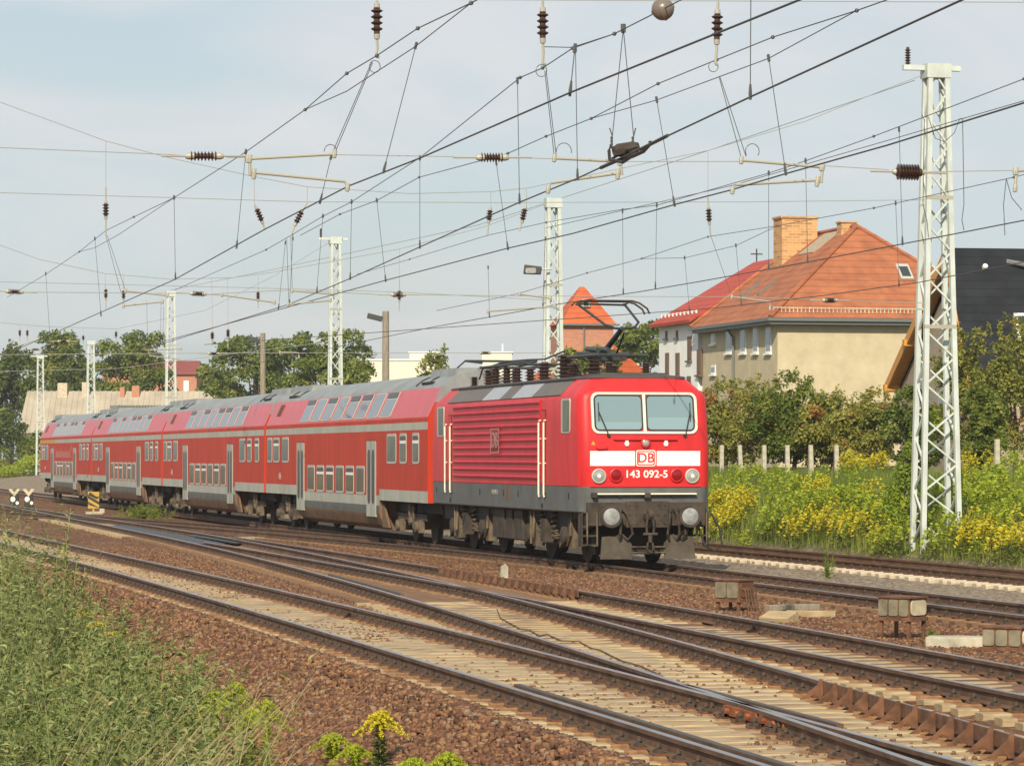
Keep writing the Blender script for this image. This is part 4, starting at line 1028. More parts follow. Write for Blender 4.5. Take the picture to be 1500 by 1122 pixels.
# ball weight on the messenger and the section insulator in the contact wire
p = at_plan(971, 14, fB); q = MB()
q.lathe([(0.02, -0.13)] + [(0.125 * math.cos(a), 0.125 * math.sin(a)) for a in np.linspace(-1.35, 1.35, 12)] + [(0.02, 0.13)], p, (0.9, -0.3, 0.25), 20)
q.lathe([(0.127, -0.012), (0.132, 0), (0.127, 0.012)], p, (0.9, -0.3, 0.25), 20)
tag(q.build('ball_insulator', mat('grey_brown_glaze', (0.16, 0.13, 0.11), 0.3), smooth=40), 'round grey brown ball on the messenger wire at the top of the picture', 'wire ball')
si = thing('section_insulator', 'dark section insulator with two runners hung by a V of wires from the messenger', 'section insulator', CW(912, 231))
o0 = CW(912, 231)
def rel(px, py, dy=0): return U(px, py, o0.y + dy) - o0
q = MB(); q.tube([rel(880,246,1.2), rel(905,235,.4), rel(925,230,-.3), rel(943,222,-.8), rel(953,211,-1.1), rel(952,207,-1.1)], 0.022, 6); q.tube([rel(892,220,.5), rel(893,234,.5), rel(912,238,0), rel(930,226,-.4)], 0.022, 6); q.tube([rel(893,235,.5), rel(915,222,.0), rel(935,215,-.6)], 0.016, 6); q.build('runner', M['dark'], si)
q = MB(); q.lathe([(0.05, -0.16), (0.08, -0.1), (0.08, 0.1), (0.05, 0.16)], rel(917, 219), (0.9, -0.5, 0.1), 10); q.obox(rel(917, 219), (0.13, -0.05, 0.02), (0.02, 0.05, 0), (0, 0, 0.055)); q.tube([rel(905, 222), rel(893, 214), rel(892, 222)], 0.02, 6); q.tube([rel(928, 221), rel(935, 216), rel(934, 226)], 0.02, 6); q.build('insulator_body', M['gear'], si)
q = MB(); 
for a, b in (((913, 42), (897, 200)), ((913, 42), (928, 200))): q.tube([rel(*a), rel(*b)], 0.0055, 5)
for x in (897, 928): 
    for k in range(4): q.lathe([(0.012, 0), (0.02, 0.02), (0.012, 0.04)], rel(x - 1, 200 + 4.5 * k), (0, 0, -1), 6)
q.tube([rel(893, 188), rel(897, 200)], 0.008, 5); q.tube([rel(931, 188), rel(928, 200)], 0.008, 5); q.lathe([(0.03, -0.05), (0.03, 0.05)], rel(913, 42), (0, 0, 1), 8); q.build('hanger', M['wire'], si)
q = MB(); q.tube([rel(938, 219, -1.0), rel(978, 199, -3.2)], 0.008, 5)
for k in range(5): q.tube([rel(938 + 8*k, 219 - 4*k, -1.0 - 0.5*k), rel(946 + 8*k, 215 - 4*k, -1.2 - 0.5*k)], 0.02, 6)
q.build('tensioner', M['dark'], si)

# ---- head spans: cables across the tracks with hangers, insulators and registration arms
def span_plane(Yc, slope):
    return lambda px, py: (lambda Y: U(px, py, Y))(Yc / (1 - slope * (px - 750) / F))
def headspan(label, P, cables, hangers=(), strains=(), tubes=(), loops=(), s=1.0, thin=0.006):
    t = thing('head_span', label, 'head span', group='head spans carrying the overhead lines')
    for c in cables:
        q = MB(); q.tube([P(*p) for p in c], thin, 5); q.build('span_cable', M['cable'], t)
    for (pts, i0) in hangers:        # pts from the top down; insulator sits between pts[i0] and pts[i0+1]
        pp = [P(*p) for p in pts]; q = MB(); low = None
        for a, b, k in zip(pp[:-1], pp[1:], range(9)):
            if k == i0:
                q.lathe([(0.035, -0.05), (0.04, 0), (0.035, 0.05)], pp[k], pp[i0] - pp[i0 + 1], 8); ho_ = q.build('hanger', M['fitting'], t); q = MB(); q.lathe([(0.035, -0.05), (0.04, 0), (0.035, 0.05)], pp[k + 1], pp[i0] - pp[i0 + 1], 8); continue
            if (b - a).length > 0.45 * s or k == 0 and len(pts) > 3: q.tube([a, b], 0.007, 5)
            else: q.tube([a, b], 0.02, 6)
        q.build('lower_hanger', M['fitting'], t)
        q = MB(); insul_prof(q, pp[i0], pp[i0+1] - pp[i0], (pp[i0+1] - pp[i0]).length, 0.078, 4); q.build('suspension_insulator', M['insul'], t)
    for (a, b) in strains:
        pa, pb = P(*a), P(*b); ax = pb - pa; q = MB(); e = ax.normalized()
        for u, v in ((pa - e * 0.34, pa), (pb, pb + e * 0.34)):
            q = MB(); q.tube([u, v], 0.013, 6); q.lathe([(0.03, -0.04), (0.045, 0), (0.045, 0.07), (0.03, 0.09)], v if u == pa - e * 0.34 else u, e if u == pa - e*0.34 else -e, 10); q.build('strain_fitting', M['fitting'], t)
        q = MB(); insul_prof(q, pa, ax, ax.length, 0.11 if a[0] == 1312 else 0.065, 8); q.build('strain_insulator', M['insul'], t)
    for pts in tubes:
        q = MB(); pp = [P(*p) for p in pts]; q.tube(pp, 0.020 * s, 8)
        for e in (pp[0], pp[-1]): q.lathe([(0.026, -0.05), (0.032, 0), (0.026, 0.05)], e, (0.1, 0.1, 1), 8)
        q.build('registration_arm', M['fitting'], t)
    for pts in loops:
        q = MB(); q.tube([P(*p) for p in pts], 0.0055, 5); q.build('jumper_wire', M['wire'], t)
    return t
def circ(cx, cy, r, n=14, a0=0.0, a1=6.3): return [(cx + r * math.cos(a), cy + r * 1.1 * math.sin(a)) for a in np.linspace(a0, a1, n)]
P1 = span_plane(43.2, 0.15)
headspan('nearest head span, with three big brown insulators at the top of the picture', P1,
    [[(-500,196),(254,227),(268,228)],[(332,231),(362,231),(490,227),(675,230),(690,231)],[(752,231),(808,233),(908,237),(1088,237),(1205,243),(1302,249)],[(1360,252),(1488,250),(2100,238)],[(-500,-6),(640,0),(840,1),(1500,4),(2100,8)],[(-500,-190),(552,-60),(796,-40),(1052,-60),(2100,-260)]],
    [([(552,-60),(552,2),(552,11),(552,52),(553,70),(551,83),(556,84)], 2), ([(796,-40),(795,2),(795,17),(795,58),(796,78),(795,94),(800,94)], 2), ([(1052,-60),(1052,4),(1051,20),(1050,60),(1050,72),(1048,94),(1052,95)], 2)],
    [((276,229),(323,229)),((702,231),(741,231)),((1312,252),(1350,253))],
    [[(363,233),(490,226)],[(366,233),(366,257),(372,257)],[(372,253),(505,266),(509,275)],[(812,232),(908,237)],[(909,237),(911,256),(905,257)],[(905,254),(808,268),(803,278)],[(1086,235),(1203,245)],[(1205,245),(1203,268),(1197,268)],[(1198,264),(1078,271),(1073,279)],[(1600,240),(1487,251)],[(1489,251),(1487,276)]],
    [[(545,90),(487,224)],[(546,92),(491,223)],[(798,104),(812,231)],[(800,104),(815,230)],[(1053,112),(1086,232)],[(1055,114),(1093,230)], circ(549,98,8), circ(793,104,8), circ(1045,98,7), circ(1102,222,10, a0=2.6, a1=6.9), circ(484,222,9, a0=3.1, a1=6.4), circ(826,222,11, a0=3.1, a1=6.5),
     [(1350,168),(1354,176),(1352,300),(1358,325),(1360,348)],[(1352,172),(1360,172),(1370,203),(1384,208),(1398,195),(1406,174),(1410,174)],[(1410,174),(1412,300),(1409,322),(1412,338)],[(1474,262),(1470,300),(1472,345)],[(1474,262),(1482,290),(1497,308)]])
P2 = span_plane(77.6, 0.239)
P2 = (lambda X0, Y0: (lambda px, py: (lambda Y: U(px, py, Y))((Y0 - 0.239 * X0) / (1 - 0.239 * (px - 750) / F))))(MP[0][0], MP[0][1])
headspan('second head span, its sagging cable tied to the top of the nearest lattice mast', P2,
    [[(-400,-40),(0,150),(155,207),(250,232),(372,259),(450,274),(600,284),(719,281),(771,276),(840,262),(914,246),(1037,221),(1180,178),(1300,130),(1358,108)],
     [(-400,271),(257,290),(450,296),(720,297),(1100,296),(1358,293)],[(-400,425),(8,427)],[(36,428),(278,430)],[(303,431),(425,425),(564,432)],[(594,432),(840,434),(1072,435),(1200,439)],[(1230,440),(1362,444)]],
    [([(155,207),(155,275),(155,298),(155,318),(155,345)], 2), ([(372,259),(373,300),(376,306),(384,325),(388,336)], 2), ([(450,274),(450,297),(442,310),(433,328),(426,346)], 2), ([(719,281),(719,303),(718,308),(716,324),(714,346)], 2), ([(771,276),(771,300),(769,306),(765,324),(761,338)], 2), ([(1037,221),(1037,290),(1038,306),(1039,326),(1041,345)], 2)],
    [((11,427),(32,428)),((281,430),(300,431)),((575,432),(592,432)),((1207,440),(1225,440))],
    [[(428,426),(488,431)],[(422,446),(484,440)],[(184,426),(245,433)],[(181,448),(238,442)],[(325,432),(402,443)],[(1072,435),(1128,442),(1128,452)],[(715,456),(812,449)],[(761,431),(806,437)]],
    [[(155,345),(177,428)],[(157,345),(184,426)],[(426,346),(428,424)],[(420,350),(423,445)],[(1041,345),(1072,434)]], thin=0.0085)
P3 = (lambda X0, Y0: (lambda px, py: (lambda Y: U(px, py, Y))((Y0 - 0.239 * X0) / (1 - 0.239 * (px - 750) / F))))(MP[1][0], MP[1][1])
headspan('third head span, reaching to the lattice mast with the floodlight', P3,
    [[(-300,250),(57,380),(154,401),(249,409),(340,407),(400,399),(585,365),(711,332),(806,297)],[(-300,406),(340,421),(585,428),(806,440)],[(-300,522),(340,517),(806,517)]],
    [([(154,401),(154,418),(155,424),(155,437),(155,452)], 2), ([(181,403),(181,420),(181,426),(181,438),(181,450)], 2), ([(378,404),(378,420),(378,428),(378,440),(378,452)], 2), ([(585,365),(585,408),(585,426),(585,440),(585,456)], 2), ([(310,408),(311,450),(311,487),(311,497),(311,507)], 2), ([(333,407),(334,450),(334,483),(334,494),(334,510)], 2)],
    [((86,500),(100,500)),((704,517),(718,517)),((306,518),(320,518))], [[(217,513),(265,511)],[(217,513),(219,521),(262,526)],[(20,509),(56,497)],[(410,516),(437,517),(438,523)]], [[(215,440),(216,495),(224,512)],[(236,440),(235,500)],[(240,450),(238,505)]], thin=0.011)
P4 = (lambda X0, Y0: (lambda px, py: (lambda Y: U(px, py, Y))((Y0 - 0.239 * X0) / (1 - 0.239 * (px - 750) / F))))(MP[2][0], MP[2][1])
headspan('farthest head span, its thin cables crossing before the left trees', P4,
    [[(-30,470),(60,478),(170,482),(300,455),(400,405),(488,352)],[(-30,545),(170,540),(488,500)]],
    [([(28,476),(28,482),(29,484),(29,492),(29,500)], 2), ([(40,478),(40,482),(40,484),(40,492),(41,500)], 2), ([(170,482),(170,484),(170,486),(170,494),(170,504)], 2), ([(122,481),(122,490),(122,492),(122,498),(122,505)], 2)], [((46,512),(58,512))], thin=0.012)
# two feeder wires crossing the sky
q = MB(); q.tube([U(1340,118,95), U(1037,221,112), U(700,330,138), U(400,395,170), U(250,425,205)], 0.011, 5)
tag(q.build('feeder_wire', M['cable']), 'thin feeder wire linking the tops of the lattice masts', 'wire')

# ---- lamps and poles
fl = thing('floodlight', 'black box floodlight on a short arm of the lattice mast behind the locomotive', 'floodlight', U(780, 395, MP[1][1] - 0.6))
q = MB(); q.prism([(-0.32, -0.15), (0.30, -0.17), (0.32, 0.10), (-0.28, 0.17)], lambda a, z, k: (a, 0.20 if k else -0.12, z)); q.build('housing', M['dark'], fl, bevel=0.03)
q = MB(); q.prism(rrect(-0.24, 0.12, -0.13, 0.05, 0.05), lambda a, z, k: (a, -0.135 if not k else -0.11, z)); q.build('lens', M['lamp'], fl)
q = MB(); q.tube([(0.28, 0.05, 0), (0.5, 0.1, 0.02), (0.66, 0.2, 0.02)], 0.035, 6); q.build('arm', M['mast'], fl)
for px, top, Y, lx, ly, lab in ((565, 456, 128, 549, 465, 'grey wooden pole with a dark tube lamp, left of the white buildings'), (385, 488, 165, 372, 498, 'grey wooden pole with a lamp, in front of the trees behind the second coach')):
    b = U(px, top, Y); t = thing('lamp_pole', lab, 'lamp pole', (b.x, b.y, 0.6)); hh = b.z - 0.6
    q = MB(); q.tube([(0, 0, -0.8), (0, 0, hh)], [0.17, 0.13], 10); q.build('pole', M['wood'], t)
    l = U(lx, ly, Y) - b + Vector((0, 0, hh)); q = MB(); q.obox(l, (0.28, 0, -0.07), (0, 0.14, 0), (0.02, 0, 0.10)); q.tube([l + Vector((0.2, 0, 0)), (0, 0, hh - 0.15)], 0.03, 6); q.build('lamp_head', M['dark'], t, bevel=0.02)

# ------------------------------------------------------------------ small things beside the tracks
def cable_box(px, py, z, w, d, h, leg, rz, label, face1, face2):
    p = G(px, py, -0.22); t = thing('cable_box', label, 'cable box', (p.x, p.y, -0.22), rz, group='rusty cable boxes between the tracks')
    q = MB(); q.box(-w/2, w/2, -d/2, d/2, leg, leg + h); q.box(-w/2 - 0.02, w/2 + 0.02, -d/2 - 0.02, d/2 + 0.02, leg + h, leg + h + 0.025); q.build('case', M['plate'], t)
    n = 3 if w > 0.5 else 2
    for k in range(n):
        a = -w/2 + w * k / n + 0.012; b = -w/2 + w * (k + 1) / n - 0.012
        q = MB(); q.prism(rrect(a, b, leg + 0.02, leg + h - 0.02, 0.03), lambda x, zz, kk: (x, -d/2 - (0.022 if kk else -0.01), zz)); q.build('cover', face1, t)
    q = MB(); q.prism(rrect(-d/2 + 0.03, d/2 - 0.03, leg + 0.03, leg + h - 0.03, 0.06), lambda y, zz, kk: (w/2 + (0.018 if kk else -0.01), y, zz)); q.build('end_plate', face2, t)
    for sx in (-1, 1):
        for sy in (-1, 1):
            q = MB(); x = sx * (w/2 - 0.03); y = sy * (d/2 - 0.03); q.box(x - 0.022, x + 0.022, y - 0.022, y + 0.022, -0.1, leg); q.build('leg', M['plate'], t)
    q = MB(); q.box(-w/2 - 0.04, w/2 + 0.04, -d/2 - 0.03, -d/2 + 0.03, leg - 0.05, leg); q.box(w/2 - 0.03, w/2 + 0.03, -d/2, d/2, leg - 0.05, leg); q.build('rail_frame', M['plate'], t)
    if face2 is M['plate']:
        q = MB()
        for k in range(5): y = -d/2 + 0.08 + 0.07 * k; q.tube([(w/2 + 0.01, y, leg + h * 0.6), (w/2 + 0.07, y, leg + h * 0.5), (w/2 + 0.09, y + 0.03, leg * 0.5), (w/2 + 0.12, y + 0.05, -0.03)], 0.014, 5)
        q.build('cable_tail', M['rust'], t)
    return t
M['grey_cover'] = mat('grey_green_cover', (0.19, 0.165, 0.11), 0.7, var=0.25, scale=6)
M['pale_cover'] = mat('cream_cover', (0.50, 0.44, 0.30), 0.7, var=0.2, scale=6)
cable_box(1076, 894, 0, 0.50, 0.40, 0.30, 0.20, math.radians(-42), 'rusty cable box with grey covers and cables hanging from its end', M['grey_cover'], M['plate'])
cable_box(1322, 934, 0, 0.52, 0.44, 0.27, 0.30, math.radians(-40), 'cable box on tall legs with one cream end plate', M['grey_cover'], M['pale_cover'])
cable_box(1478, 952, 0, 0.55, 0.5, 0.25, 0.05, math.radians(-30), 'low pale cable box cut by the right edge of the picture', M['grey_cover'], M['pale_cover'])
def slab(px, py, L_, w, h, rz, m, nm, label, cat, tilt=0.0):
    p = G(px, py, -0.22); q = MB(); q.box(-L_/2, L_/2, -w/2, w/2, -0.05, h)
    o = q.build(nm, m, bevel=0.01); o.location = (p.x, p.y, -0.22); o.rotation_euler = (tilt, 0, rz); return tag(o, label, cat)
slab(1410, 946, 0.95, 0.5, 0.13, -0.25, M['concrete'], 'concrete_slab', 'flat concrete slab lying between the two cable boxes at the right', 'slab')
slab(1160, 893, 1.0, 0.22, 0.09, 0.5, M['wood'], 'old_plank', 'weathered plank lying flat on the red ballast behind the broken one', 'plank')
slab(1188, 903, 0.8, 0.2, 0.1, -0.15, M['sleeper'], 'old_plank', 'short pale plank beside the left cable box rubble', 'plank')
slab(1142, 910, 0.55, 0.3, 0.12, -0.7, M['sleeper'], 'old_plank', 'stubby tilted block of old wood nearest the second rail', 'plank', tilt=0.35)
slab(1240, 917, 0.5, 0.05, 0.05, -0.05, M['plate'], 'steel_offcut', 'rusty steel offcut left of the tall legged cable box', 'scrap')
p = G(738, 846, -0.2); t = thing('marker_post', 'short pale concrete stub with a dark cap between the tracks below the locomotive', 'post', (p.x, p.y, -0.25), 0.3)
q = MB(); q.prism([(-0.075, 0), (0.075, 0), (0.075, 0.28), (0.02, 0.34), (-0.075, 0.30)], lambda x, z, k: (x, 0.07 if k else -0.07, z)); q.build('stub', M['concrete'], t)
q = MB(); q.box(-0.16, -0.03, -0.06, 0.06, 0.33, 0.43); q.box(-0.13, -0.09, -0.02, 0.02, 0.2, 0.34); q.build('cap', M['rust'], t)
# striped board, dwarf signals
Yb = 150.; p = U(137, 747, Yb); t = thing('striped_board', 'yellow board with dark diagonal stripes beside the track, in front of the last coach', 'board', (p.x, p.y, -0.2), 0.25); t.scale = (0.78, 0.8, 0.86)
q = MB(); q.box(-0.32, 0.32, -0.02, 0.02, 0.25, 1.12); q.box(-0.05, 0.05, 0.02, 0.08, -0.1, 1.0); q.build('panel', M['yellow'], t)
for a in (0.28, 0.60, 0.92):
    q = MB(); q.prism([(-0.32, a + 0.18), (0.32, a - 0.16), (0.32, a + 0.0), (-0.32, a + 0.34)] if a < 0.9 else [(-0.32, 0.95), (0.15, 0.74), (0.32, 0.76), (-0.2, 1.1)], lambda x, z, k: (x, -0.026 if k else -0.01, min(max(z, 0.26), 1.11))); q.build('stripe', M['dark'], t)
q = MB(); q.box(-0.45, 0.5, -0.3, 0.2, -0.05, 0.09); q.box(0.35, 0.6, -0.2, 0.1, 0.0, 0.25); q.build('foot', M['concrete'], t)
for px, py, lab in ((21, 733, 'leftmost dwarf signal with a yellow V board over white discs'), (42, 726, 'dwarf signal with a yellow V board over white discs, right of the other one')):
    Ys = 165.; p = U(px, py, Ys); t = thing('dwarf_signal', lab, 'signal', (p.x, p.y, 0.05), group='dwarf signals at the tail of the train'); t.scale = (0.72, 0.72, 0.78)
    q = MB(); q.prism([(-0.40, 0.86), (0, 0.40), (0.40, 0.86), (0.20, 0.90), (0, 0.68), (-0.20, 0.90)], lambda x, z, k: (x, -0.03 if k else 0.0, z)); q.build('vee_board', M['pale_cover'], t)
    q = MB(); q.box(-0.30, 0.30, 0.0, 0.14, -0.3, 0.55); q.build('signal_box', M['black'], t)
    for x, z, r in ((-0.10, 0.24, 0.17), (0.20, 0.0, 0.11)):
        q = MB(); q.lathe([(r, 0), (r, 0.03)], (x, 0, z), (0, -1, 0), 20); q.build('disc', M['white'], t)
# ------------------------------------------------------------------ buildings
def tile_mat(name, col, col2, row=0.34, ax=2):
    m = bpy.data.materials.new(name); m.use_nodes = True; t = m.node_tree; p = t.nodes['Principled BSDF']; N = t.nodes.new; lk = t.links.new
    p.inputs['Roughness'].default_value = 0.8
    tcn = N('ShaderNodeTexCoord'); sp = N('ShaderNodeSeparateXYZ'); lk(tcn.outputs['Object'], sp.inputs[0])
    d = N('ShaderNodeMath'); d.operation = 'DIVIDE'; d.inputs[1].default_value = row; lk(sp.outputs[ax], d.inputs[0])
    fr_ = N('ShaderNodeMath'); fr_.operation = 'FRACT'; lk(d.outputs[0], fr_.inputs[0])
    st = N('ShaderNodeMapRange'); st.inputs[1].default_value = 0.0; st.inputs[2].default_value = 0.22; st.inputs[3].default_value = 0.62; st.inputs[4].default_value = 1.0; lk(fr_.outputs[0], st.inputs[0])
    n = N('ShaderNodeTexNoise'); n.inputs['Scale'].default_value = 1.4; n.inputs['Detail'].default_value = 8; lk(tcn.outputs['Object'], n.inputs['Vector'])
    r = N('ShaderNodeValToRGB'); r.color_ramp.elements[0].position = 0.35; r.color_ramp.elements[1].position = 0.65
    r.color_ramp.elements[0].color = (*col2, 1); r.color_ramp.elements[1].color = (*col, 1); lk(n.outputs['Fac'], r.inputs[0])
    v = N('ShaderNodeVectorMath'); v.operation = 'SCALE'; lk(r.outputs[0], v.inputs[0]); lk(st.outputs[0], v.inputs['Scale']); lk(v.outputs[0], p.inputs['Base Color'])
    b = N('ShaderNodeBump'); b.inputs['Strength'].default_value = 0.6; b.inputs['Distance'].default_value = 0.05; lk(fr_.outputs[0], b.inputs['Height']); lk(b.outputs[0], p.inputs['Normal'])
    return m
def brick_mat(name, c1, c2, mortar, scale=1.0):
    m = bpy.data.materials.new(name); m.use_nodes = True; t = m.node_tree; p = t.nodes['Principled BSDF']; N = t.nodes.new; lk = t.links.new
    p.inputs['Roughness'].default_value = 0.9
    tcn = N('ShaderNodeTexCoord'); sp = N('ShaderNodeSeparateXYZ'); lk(tcn.outputs['Object'], sp.inputs[0])
    ad = N('ShaderNodeMath'); lk(sp.outputs[0], ad.inputs[0]); lk(sp.outputs[1], ad.inputs[1]); cb = N('ShaderNodeCombineXYZ'); lk(ad.outputs[0], cb.inputs[0]); lk(sp.outputs[2], cb.inputs[1])
    b = N('ShaderNodeTexBrick'); b.inputs['Scale'].default_value = scale; b.inputs['Brick Width'].default_value = 0.26; b.inputs['Row Height'].default_value = 0.085; b.inputs['Mortar Size'].default_value = 0.010
    b.inputs['Color1'].default_value = (*c1, 1); b.inputs['Color2'].default_value = (*c2, 1); b.inputs['Mortar'].default_value = (*mortar, 1)
    lk(cb.outputs[0], b.inputs['Vector']); lk(b.outputs['Color'], p.inputs['Base Color']); return m
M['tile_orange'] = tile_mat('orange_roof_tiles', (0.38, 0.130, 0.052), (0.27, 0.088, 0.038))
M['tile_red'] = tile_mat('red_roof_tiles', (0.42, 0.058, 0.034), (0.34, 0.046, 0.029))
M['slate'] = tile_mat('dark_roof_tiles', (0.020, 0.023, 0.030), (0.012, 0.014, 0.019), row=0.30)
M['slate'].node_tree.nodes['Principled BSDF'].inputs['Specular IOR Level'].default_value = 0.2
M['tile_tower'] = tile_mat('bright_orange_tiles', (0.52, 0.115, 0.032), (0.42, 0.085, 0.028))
M['render_beige'] = mat('beige_render', (0.49, 0.42, 0.285), 0.95, var=0.10, scale=1.3, bump=0.15)
M['render_white'] = mat('white_render', (0.80, 0.80, 0.77), 0.9, var=0.06, scale=1.0)
M['factory'] = mat('cream_factory_wall', (0.66, 0.62, 0.52), 0.9, var=0.05)
M['brick_red'] = brick_mat('red_brick', (0.48, 0.19, 0.115), (0.40, 0.145, 0.085), (0.40, 0.28, 0.2))
M['brick_yellow'] = brick_mat('yellow_brick', (0.56, 0.32, 0.12), (0.36, 0.16, 0.07), (0.50, 0.38, 0.22), scale=0.6)
M['brick_beige'] = brick_mat('beige_brick', (0.36, 0.29, 0.21), (0.29, 0.22, 0.16), (0.42, 0.38, 0.3))
M['barge'] = mat('ochre_barge_board', (0.55, 0.25, 0.035), 0.5, var=0.12, scale=2)
M['zinc'] = mat('zinc_gutter', (0.16, 0.17, 0.17), 0.5, metal=0.3)
M['corrugated'] = mat('grey_corrugated_roof', (0.36, 0.315, 0.245), 0.9, var=0.15, scale=0.5)
M['leanto'] = mat('mossy_leanto_roof', (0.15, 0.15, 0.115), 0.9, var=0.2, scale=1)
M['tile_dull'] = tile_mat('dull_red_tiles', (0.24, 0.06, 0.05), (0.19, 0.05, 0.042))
M['window_dark'] = mat('dark_window', (0.03, 0.04, 0.045), 0.08)
M['window_brown'] = mat('brown_shutter', (0.14, 0.09, 0.06), 0.6)

def local(cx, cy, rz):
    c, s_ = math.cos(rz), math.sin(rz)
    def inv_side(px):       # local y of the point of plane x'=0 seen at column px
        k = (px - 750) / F; return (cx - k * cy) / (s_ + k * c)
    def zat(y_, py): return H + (HZ - py) / F * (cy + c * y_)
    return inv_side, zat

# beige house with the hipped orange roof
hx, hy = 12.7, 160.0; inv, zat = local(hx, hy, TH)
h1 = thing('house', 'beige house with an orange hip roof and a big yellow brick chimney', 'house', (hx, hy, 0), TH)
WX, WY, EZ, RZ = 11.4, 12.5, 9.25, 13.75
q = MB(); q.box(0, WX, 0, WY, 0.5, EZ + 0.1); q.v.extend([(0.02, WY - 0.01, EZ), (WX - 0.02, WY - 0.01, EZ), (5.7, WY - 0.01, RZ - 0.3)]); q.f.append([len(q.v)-3, len(q.v)-2, len(q.v)-1]); q.m.append(0); q.build('wall', M['render_beige'], h1)
ov = 0.55; ez = EZ - 0.28
Apx, Bpx = (5.7, 4.9, RZ), (5.7, WY + 0.3, RZ)
c0_, c1_, c2_, c3_ = (-ov, -ov, ez), (WX + ov, -ov, ez), (WX + ov, WY + 0.3, ez), (-ov, WY + 0.3, ez)
q = MB(); q.add([c0_, c1_, c2_, c3_, Apx, Bpx], [(0, 1, 4), (1, 2, 5, 4), (3, 0, 4, 5), (2, 3, 5)])
q.add([(x, y, z - 0.14) for x, y, z in (c0_, c1_, c2_, c3_)], [(3, 2, 1, 0)]); rf1 = q.build('roof', M['tile_orange'], h1)
q = MB(); 
for a, b in ((c0_, Apx), (c1_, Apx), (Apx, Bpx), (c3_, Bpx)): q.tube([Vector(a) + Vector((0, 0, .02)), Vector(b) + Vector((0, 0, .02))], 0.13, 6)
q.build('ridge_tiles', M['tile_orange'], rf1)
q = MB(); q.box(-ov - 0.14, WX + ov, -ov - 0.14, -ov - 0.01, ez - 0.17, ez - 0.02); q.box(-ov - 0.14, -ov - 0.01, -ov, WY + 0.3, ez - 0.17, ez - 0.02); q.box(-ov, WX + ov, -ov, -0.02, ez - 0.32, ez - 0.16); q.box(-ov, -0.02, 0, WY, ez - 0.32, ez - 0.16); q.build('gutter', M['zinc'], h1)
q = MB()
for k in range(58): x = -0.3 + k * 0.2; q.box(x, x + 0.05, -ov + 0.30, -ov + 0.34, ez + 0.24, ez + 0.52)
q.box(-0.3, WX + 0.3, -ov + 0.27, -ov + 0.295, ez + 0.46, ez + 0.50); q.build('snow_guard', M['sleeper_conc'], rf1)
dy_ = inv(1076.5); q = MB(); q.tube([(-0.45, dy_, ez - 0.2), (-0.1, dy_, ez - 0.7), (-0.1, dy_, 1)], 0.07, 8); q.build('downpipe', M['zinc'], h1)
def wall_window(parent, px0, px1, py0, py1, glass, frame=True, out_=0.0):
    a, b = sorted((inv(px0), inv(px1))); z0, z1 = sorted((zat((a+b)/2, py0), zat((a+b)/2, py1)))
    q = MB(); q.box(-out_ - 0.03, -out_ + 0.05, a, b, z0, z1); w = q.build('window', M['white'] if frame else glass, parent)
    q = MB(); q.box(-out_ - 0.05, -out_ + 0.02, a + 0.1, b - 0.1, z0 + 0.1, z1 - 0.1); q.build('pane', glass, w)
    q = MB(); q.box(-out_ - 0.14, -out_ + 0.02, a - 0.08, b + 0.08, z0 - 0.10, z0 - 0.003); q.build('sill', M['white'] if frame else M['window_brown'], w)
for a, b in ((1064, 1072.5), (1085, 1093), (1103.5, 1111), (1122, 1130)): wall_window(h1, a, b, 479, 517, M['glass'])
wall_window(h1, 1042, 1048.5, 489, 504, M['glass']); wall_window(h1, 1042, 1048.5, 535, 548, M['glass'])
q = MB(); q.box(3.55, 5.45, 10.2, 11.6, 11.0, 14.5); q.box(3.48, 5.52, 10.13, 11.67, 14.5, 14.62); q.build('chimney', M['brick_yellow'], rf1)
q = MB(); q.box(5.15, 5.95, 5.6, 6.3, 13.2, 13.98); q.box(5.09, 6.01, 5.54, 6.36, 13.98, 14.06); q.build('chimney', M['brick_yellow'], rf1)
def hipfront(x, t, o=0.0):    # point on the front slope; t 0 eave .. 1 ridge
    return (x, -ov + t * 5.45 - o * 0.63, ez + t * (RZ - ez) + o * 0.77)
q = MB(); q.prism([(6.9, 0.42), (7.55, 0.42), (7.55, 0.58), (6.9, 0.58)], lambda x, t, k: hipfront(x, t, 0.06 if k else -0.03)); sk_ = q.build('skylight', M['frame'], rf1)
q = MB(); q.prism([(7.0, 0.445), (7.45, 0.445), (7.45, 0.55), (7.0, 0.55)], lambda x, t, k: hipfront(x, t, 0.075 if k else 0)); q.build('pane', M['window_dark'], sk_)
def sideslope(y, t, o=0.0): return (-ov + t * (5.7 + ov) - o * 0.6, y, ez + t * (RZ - ez) + o * 0.8)
for y in (10.0, 7.2):
    q = MB(); q.prism([(y - 0.1, 0.30), (y + 0.1, 0.30), (y + 0.1, 0.46), (y - 0.1, 0.46)], lambda yy, t, k: sideslope(yy, t, 0.07 if k else -0.02)); q.build('roof_hatch', M['zinc'], rf1)
q = MB(); q.prism([(6.9, 0.75), (9.4, 0.75), (9.4, 0.98), (6.9, 0.98)], lambda yy, t, k: sideslope(yy, t, 0.04 if k else -0.02)); q.build('mended_tiles', M['brick_beige'], rf1)

